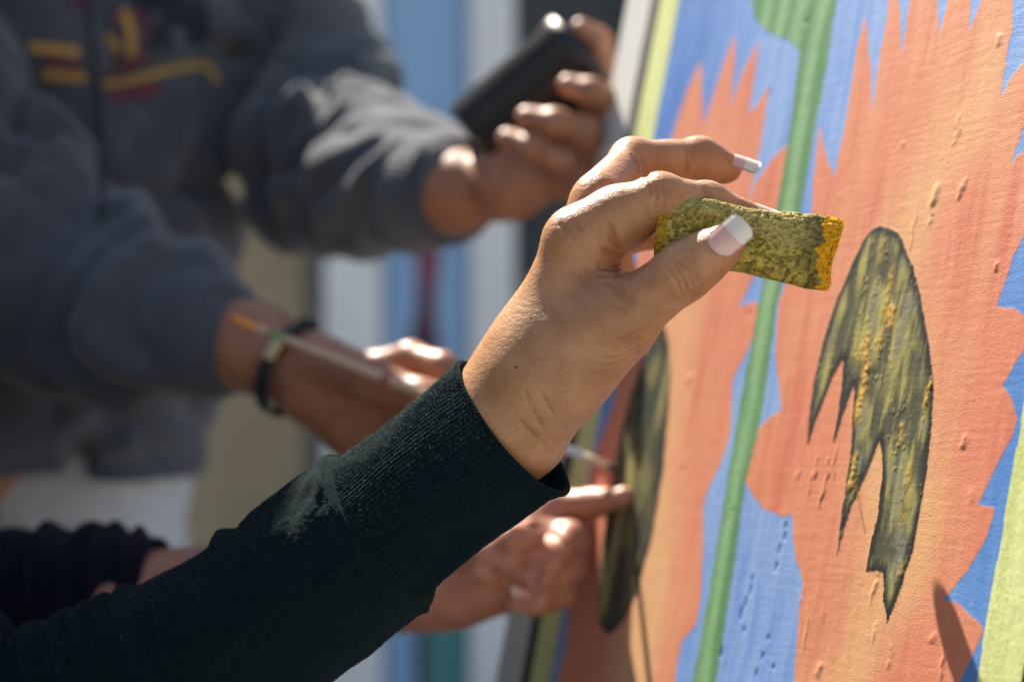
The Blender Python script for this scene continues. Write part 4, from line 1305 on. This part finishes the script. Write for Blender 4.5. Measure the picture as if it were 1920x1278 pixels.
torso = su(.06, capB(chestB, hipB - V(0, 0, .06), .148, .150, lB, .82), capB(chestB + V(0, 0, .08), neckB - V(0, 0, .03), .10, .075), capB(chestB + V(0, 0, .06), shLB, .085, .078), capB(chestB + V(0, 0, .06), shRB, .085, .078))
armL = chainB([(shLB, .064), (WB(598, 140, 1.53), .040), (elLB, .041), (WB(690, 325, 1.385), .047), (WB(768, 340, 1.315), .0395), (WB(828, 347, 1.272), .0345)], .02)
armR = chainB([(shRB, .082), (elRB, .074), (WB(90, 520, 1.265), .066), (WB(270, 580, 1.222), .052), (WB(385, 628, 1.196), .0385)], .02)
hood = su(.03, capB(neckB + V(-.05, .09, .0), neckB + V(.05, .12, .0), .06, .055), capB(neckB + V(.06, .05, -.03), neckB + V(.07, -.03, -.06), .035, .03), capB(neckB + V(-.07, .03, -.03), neckB + V(-.03, -.07, -.06), .035, .03))
hoodieS = su(.014, torso, armL, armR, hood)
hem = relB(-.45, 1.5, -.108)
hoodieS = cut(hoodieS, V(.05, -.02, -1), hem)
hoodieS = folded(hoodieS, [(shLB, elLB, .060, .006, .5, .6), (elLB, WB(810, 352, 1.28), .050, .005, .4, 2.1), (shRB, elRB, .07, .018, .9, 1.2), (elRB, WB(360, 620, 1.20), .058, .022, .9, 4.1), (chestB + V(0, 0, .05), hipB, .10, .009, 1.3, 2.0)])
crB = [([(-5, 470), (60, 432), (120, 388), (150, 345)], 0.0221, 0.0094), ([(20, 640), (62, 530), (120, 440), (195, 392)], 0.0255, 0.0100), ([(90, 650), (118, 560), (175, 470), (235, 425)], 0.0187, 0.0088), ([(205, 610), (262, 525), (345, 475)], 0.0187, 0.0088), ([(270, 640), (310, 575), (372, 520)], 0.0119, 0.0075), ([(-5, 300), (50, 262), (95, 238)], 0.0187, 0.0100),
       ([(498, 372), (556, 300), (636, 205)], 0.0153, 0.0075), ([(548, 420), (622, 330), (700, 262)], 0.0170, 0.0075), ([(636, 452), (696, 356), (748, 280)], 0.0153, 0.0075), ([(525, 250), (580, 190), (640, 120)], 0.0136, 0.0075), ([(700, 440), (745, 360), (775, 300)], 0.0102, 0.0063),
       ([(205, 345), (262, 270), (330, 205), (392, 160)], 0.0153, 0.0088), ([(120, 915), (150, 850), (220, 795), (310, 765), (368, 758)], 0.0170, 0.0100), ([(392, 200), (372, 320), (335, 430)], 0.0153, 0.0112), ([(30, 870), (160, 868), (300, 862), (372, 850)], 0.0102, 0.0063)]
_hit = iter(trace(hoodieS, [q for pl, _, _ in crB for q in pl], .95, 1.7))
hoodieS = grooves(hoodieS, [([next(_hit) for _ in pl], dep, wid) for pl, dep, wid in crB])
vh, fh = mesher(hoodieS, .0040)
hoodie = mesh_obj('hooded_sweatshirt', vh, fh, M['fleece_grey'], rootB)
# ribbed cuffs and hem of the sweatshirt
for pa, pb, r0, r1 in ((WB(800, 353, 1.292), WB(850, 358, 1.257), .0372, .0330), (WB(362, 620, 1.203), WB(418, 636, 1.190), .0385, .0345)):
    path = np.array([pa + (pb - pa) * t for t in np.linspace(0, 1, 14)])
    vq = sleeve_tube(path, lambda s, th, a=r0, b=r1: a + (b - a) * s + .0012 * np.sin(np.pi * s) + .0003 * np.cos(48 * th), 240, inner=9, thick=.003)
    mesh_obj('cuff', vq.reshape(-1, 3), grid_faces(vq.shape[0], 240), M['fleece_grey'], hoodie)


def ribbon(name, path, wpx, mat, off=.0012, parent=hoodie, n=40):
    pth = catmull([(x, y, 0) for x, y in path], n)[:, :2]
    t = np.gradient(pth, axis=0); t /= np.linalg.norm(t, axis=1)[:, None]
    nn = np.stack([-t[:, 1], t[:, 0]], 1) * wpx / 2
    q = trace(hoodieS, np.concatenate([pth + nn * k for k in np.linspace(-1, 1, 4)]), 1.0, 1.7)
    v = (q + grad(hoodieS, q) * off).reshape(4, n, 3)
    return mesh_obj(name, v.reshape(-1, 3), grid_faces(4, n, False), mat, parent)


ribbon('zip', [(150, -60), (168, 60), (182, 180), (190, 340), (188, 420)], 11, M['print_dark'], .0008)
ribbon('chest_print', [(285, -60), (325, 20), (335, 88)], 120, M['print_navy'], .0009)
ribbon('printed_stripe', [(55, 88), (100, 92), (148, 98)], 17, M['print_yellow'])
ribbon('printed_stripe', [(80, 138), (120, 141), (160, 146)], 16, M['print_yellow'])
ribbon('printed_stripe', [(192, 163), (250, 152), (310, 136), (372, 124), (392, 132), (408, 156)], 13, M['print_yellow'], .0018)
ribbon('printed_letter', [(232, 20), (244, 60), (246, 105)], 15, M['print_yellow'], .0022, n=12)
ribbon('printed_letter', [(205, 66), (214, 80), (222, 94)], 14, M['print_yellow'], .0022, n=12)
for k, (x, y) in enumerate([(206, 178), (226, 174), (246, 170), (266, 166), (284, 162)]):
    ribbon('printed_letter', [(x, y - 10), (x + 2, y + 4), (x + 4, y + 18)], 12, M['print_red'], .0016, n=8)
for x, y in [(214, 110), (238, 118), (262, 104), (205, 140), (222, 36), (260, 30), (92, 116), (112, 118), (134, 122), (270, 60), (140, 12)]:
    ribbon('printed_letter', [(x, y - 12), (x + 3, y), (x + 2, y + 12)], 10, M['print_red'], .0020, n=8)

trB = su(.03, capB(hp[0] + V(0, 0, .03), hp[1] + V(0, 0, .03), .095, .095), chainB([(hp[0], .100), (kn[0], .078), (an[0], .062)], .02), chainB([(hp[1], .100), (kn[1], .078), (an[1], .062)], .02))
trB = folded(trB, [(hp[0], kn[0], .09, .008, 1.2, 1.), (hp[1], kn[1], .09, .008, 1.2, 3.)])
vt, ft = mesher(trB, .009, project=1)
mesh_obj('trousers', vt, ft, M['denim_white'], rootB)
vq, fq = mesher(hairB, .009, project=1)
mesh_obj('hair', vq, fq, M['hair'], rootB)
shoe(rootB, an[0], fB); shoe(rootB, an[1], fB)

# bracelet on the brush wrist
axB = unit(hB(560, 690, 1.165) - wrRB)
bc = WB(543, 694, 1.1665)
ang = np.linspace(0, 2 * np.pi, 80, endpoint=False)
ea = unit(V(0, -1, 0) - (V(0, -1, 0) @ axB) * axB); eb = np.cross(axB, ea)
br = empty('bracelet', bc, 'black strap bracelet with a small gold plate on the wrist holding the brush', 'bracelet')
prof = [(-.0045, .0255), (-.0038, .0272), (.0038, .0272), (.0045, .0255), (.0038, .0246), (-.0038, .0246), (-.0045, .0255)]
vb_, fb_ = lathe_line(bc, bc + axB, prof, 80)
band = mesh_obj('strap', vb_, fb_, M['strap_black'], br)
uB = eb if eb[2] > 0 else -eb
pn_ = unit(ea * .93 + uB * .36)
box_obj('clasp_plate', bc + pn_ * .0279, axB * .0036, np.cross(axB, pn_) * .0085, pn_ * .0014, M['brass'], br, .0008)
kn_ = su(.003, ballB(bc + unit(uB - ea * .2) * .0285, .0045), ballB(bc + unit(uB + ea * .25) *   .028, .004))
vv_, ff_ = mesher(kn_, .001)
mesh_obj('knot', vv_, ff_, M['strap_black'], br)

# ------------------------------------------------------------------ black pot
p0, p1 = WB(893, 269, 1.236), WB(1094, 104, 1.236)
Lp = np.linalg.norm(p1 - p0)
prof = [(.0, .0005), (.0, .0255), (.0015, .0272), (Lp - .010, .0284), (Lp - .009, .0298), (Lp - .001, .0300), (Lp, .0293), (Lp - .001, .0274), (.004, .0255), (.004, .0005)]
prof = [(t, r * 1.0) for t, r in prof]
vp, fp = lathe_line(p0, p1, prof, 72)
pot = mesh_obj('paint_pot', vp, fp, M['pot_black'], smooth=False)
tag(pot, 'black plastic paint pot tilted in the fingers of the person in grey', 'pot')

# ------------------------------------------------------------------ long paintbrush touching the far seed
e0 = W(432, 594, 1.004); pt_ = on(*ab(1172, 884), .0025)
Lb = np.linalg.norm(pt_ - e0); bd = unit(pt_ - e0)
bru = empty('paintbrush', e0, 'long pale wooden paintbrush with an orange end, its dark tip on the far seed', 'paintbrush')


def seg(name, prof, mat):
    prof = [(t, r * .74) for t, r in prof]
    v, f = lathe_line(e0, pt_, prof, 28)
    return mesh_obj(name, v, f, mat, bru)


seg('painted_end', [(0, .0003), (.0004, .0020), (.003, .0029), (.016, .0028), (.0162, .0025)], M['paint_orange'])
seg('handle', [(.0161, .0025), (.06, .0028), (.10, .0033), (.15, .0032), (Lb - .022, .0025), (Lb - .0215, .0024)], M['wood_pale'])
seg('green_stain', [(.024, .0026), (.0243, .00285), (.034, .0029), (.0343, .0027)], M['paint_green'])
seg('red_ring', [(.094, .0031), (.0942, .0034), (.098, .00345), (.0982, .0031)], M['paint_red'])
seg('pale_blue_stain', [(Lb - .056, .0026), (Lb - .0555, .0031), (Lb - .021, .0029), (Lb - .0205, .0024)], M['paint_pale_blue'])
seg('ferrule', [(Lb - .0207, .0024), (Lb - .0203, .0028), (Lb - .014, .0028), (Lb - .0135, .0026), (Lb - .0075, .0026), (Lb - .007, .0022)], M['wood_pale'])
seg('bristles', [(Lb - .0072, .0022), (Lb - .005, .0027), (Lb - .003, .0022), (Lb - .001, .0012), (Lb, .0003)], M['bristle'])
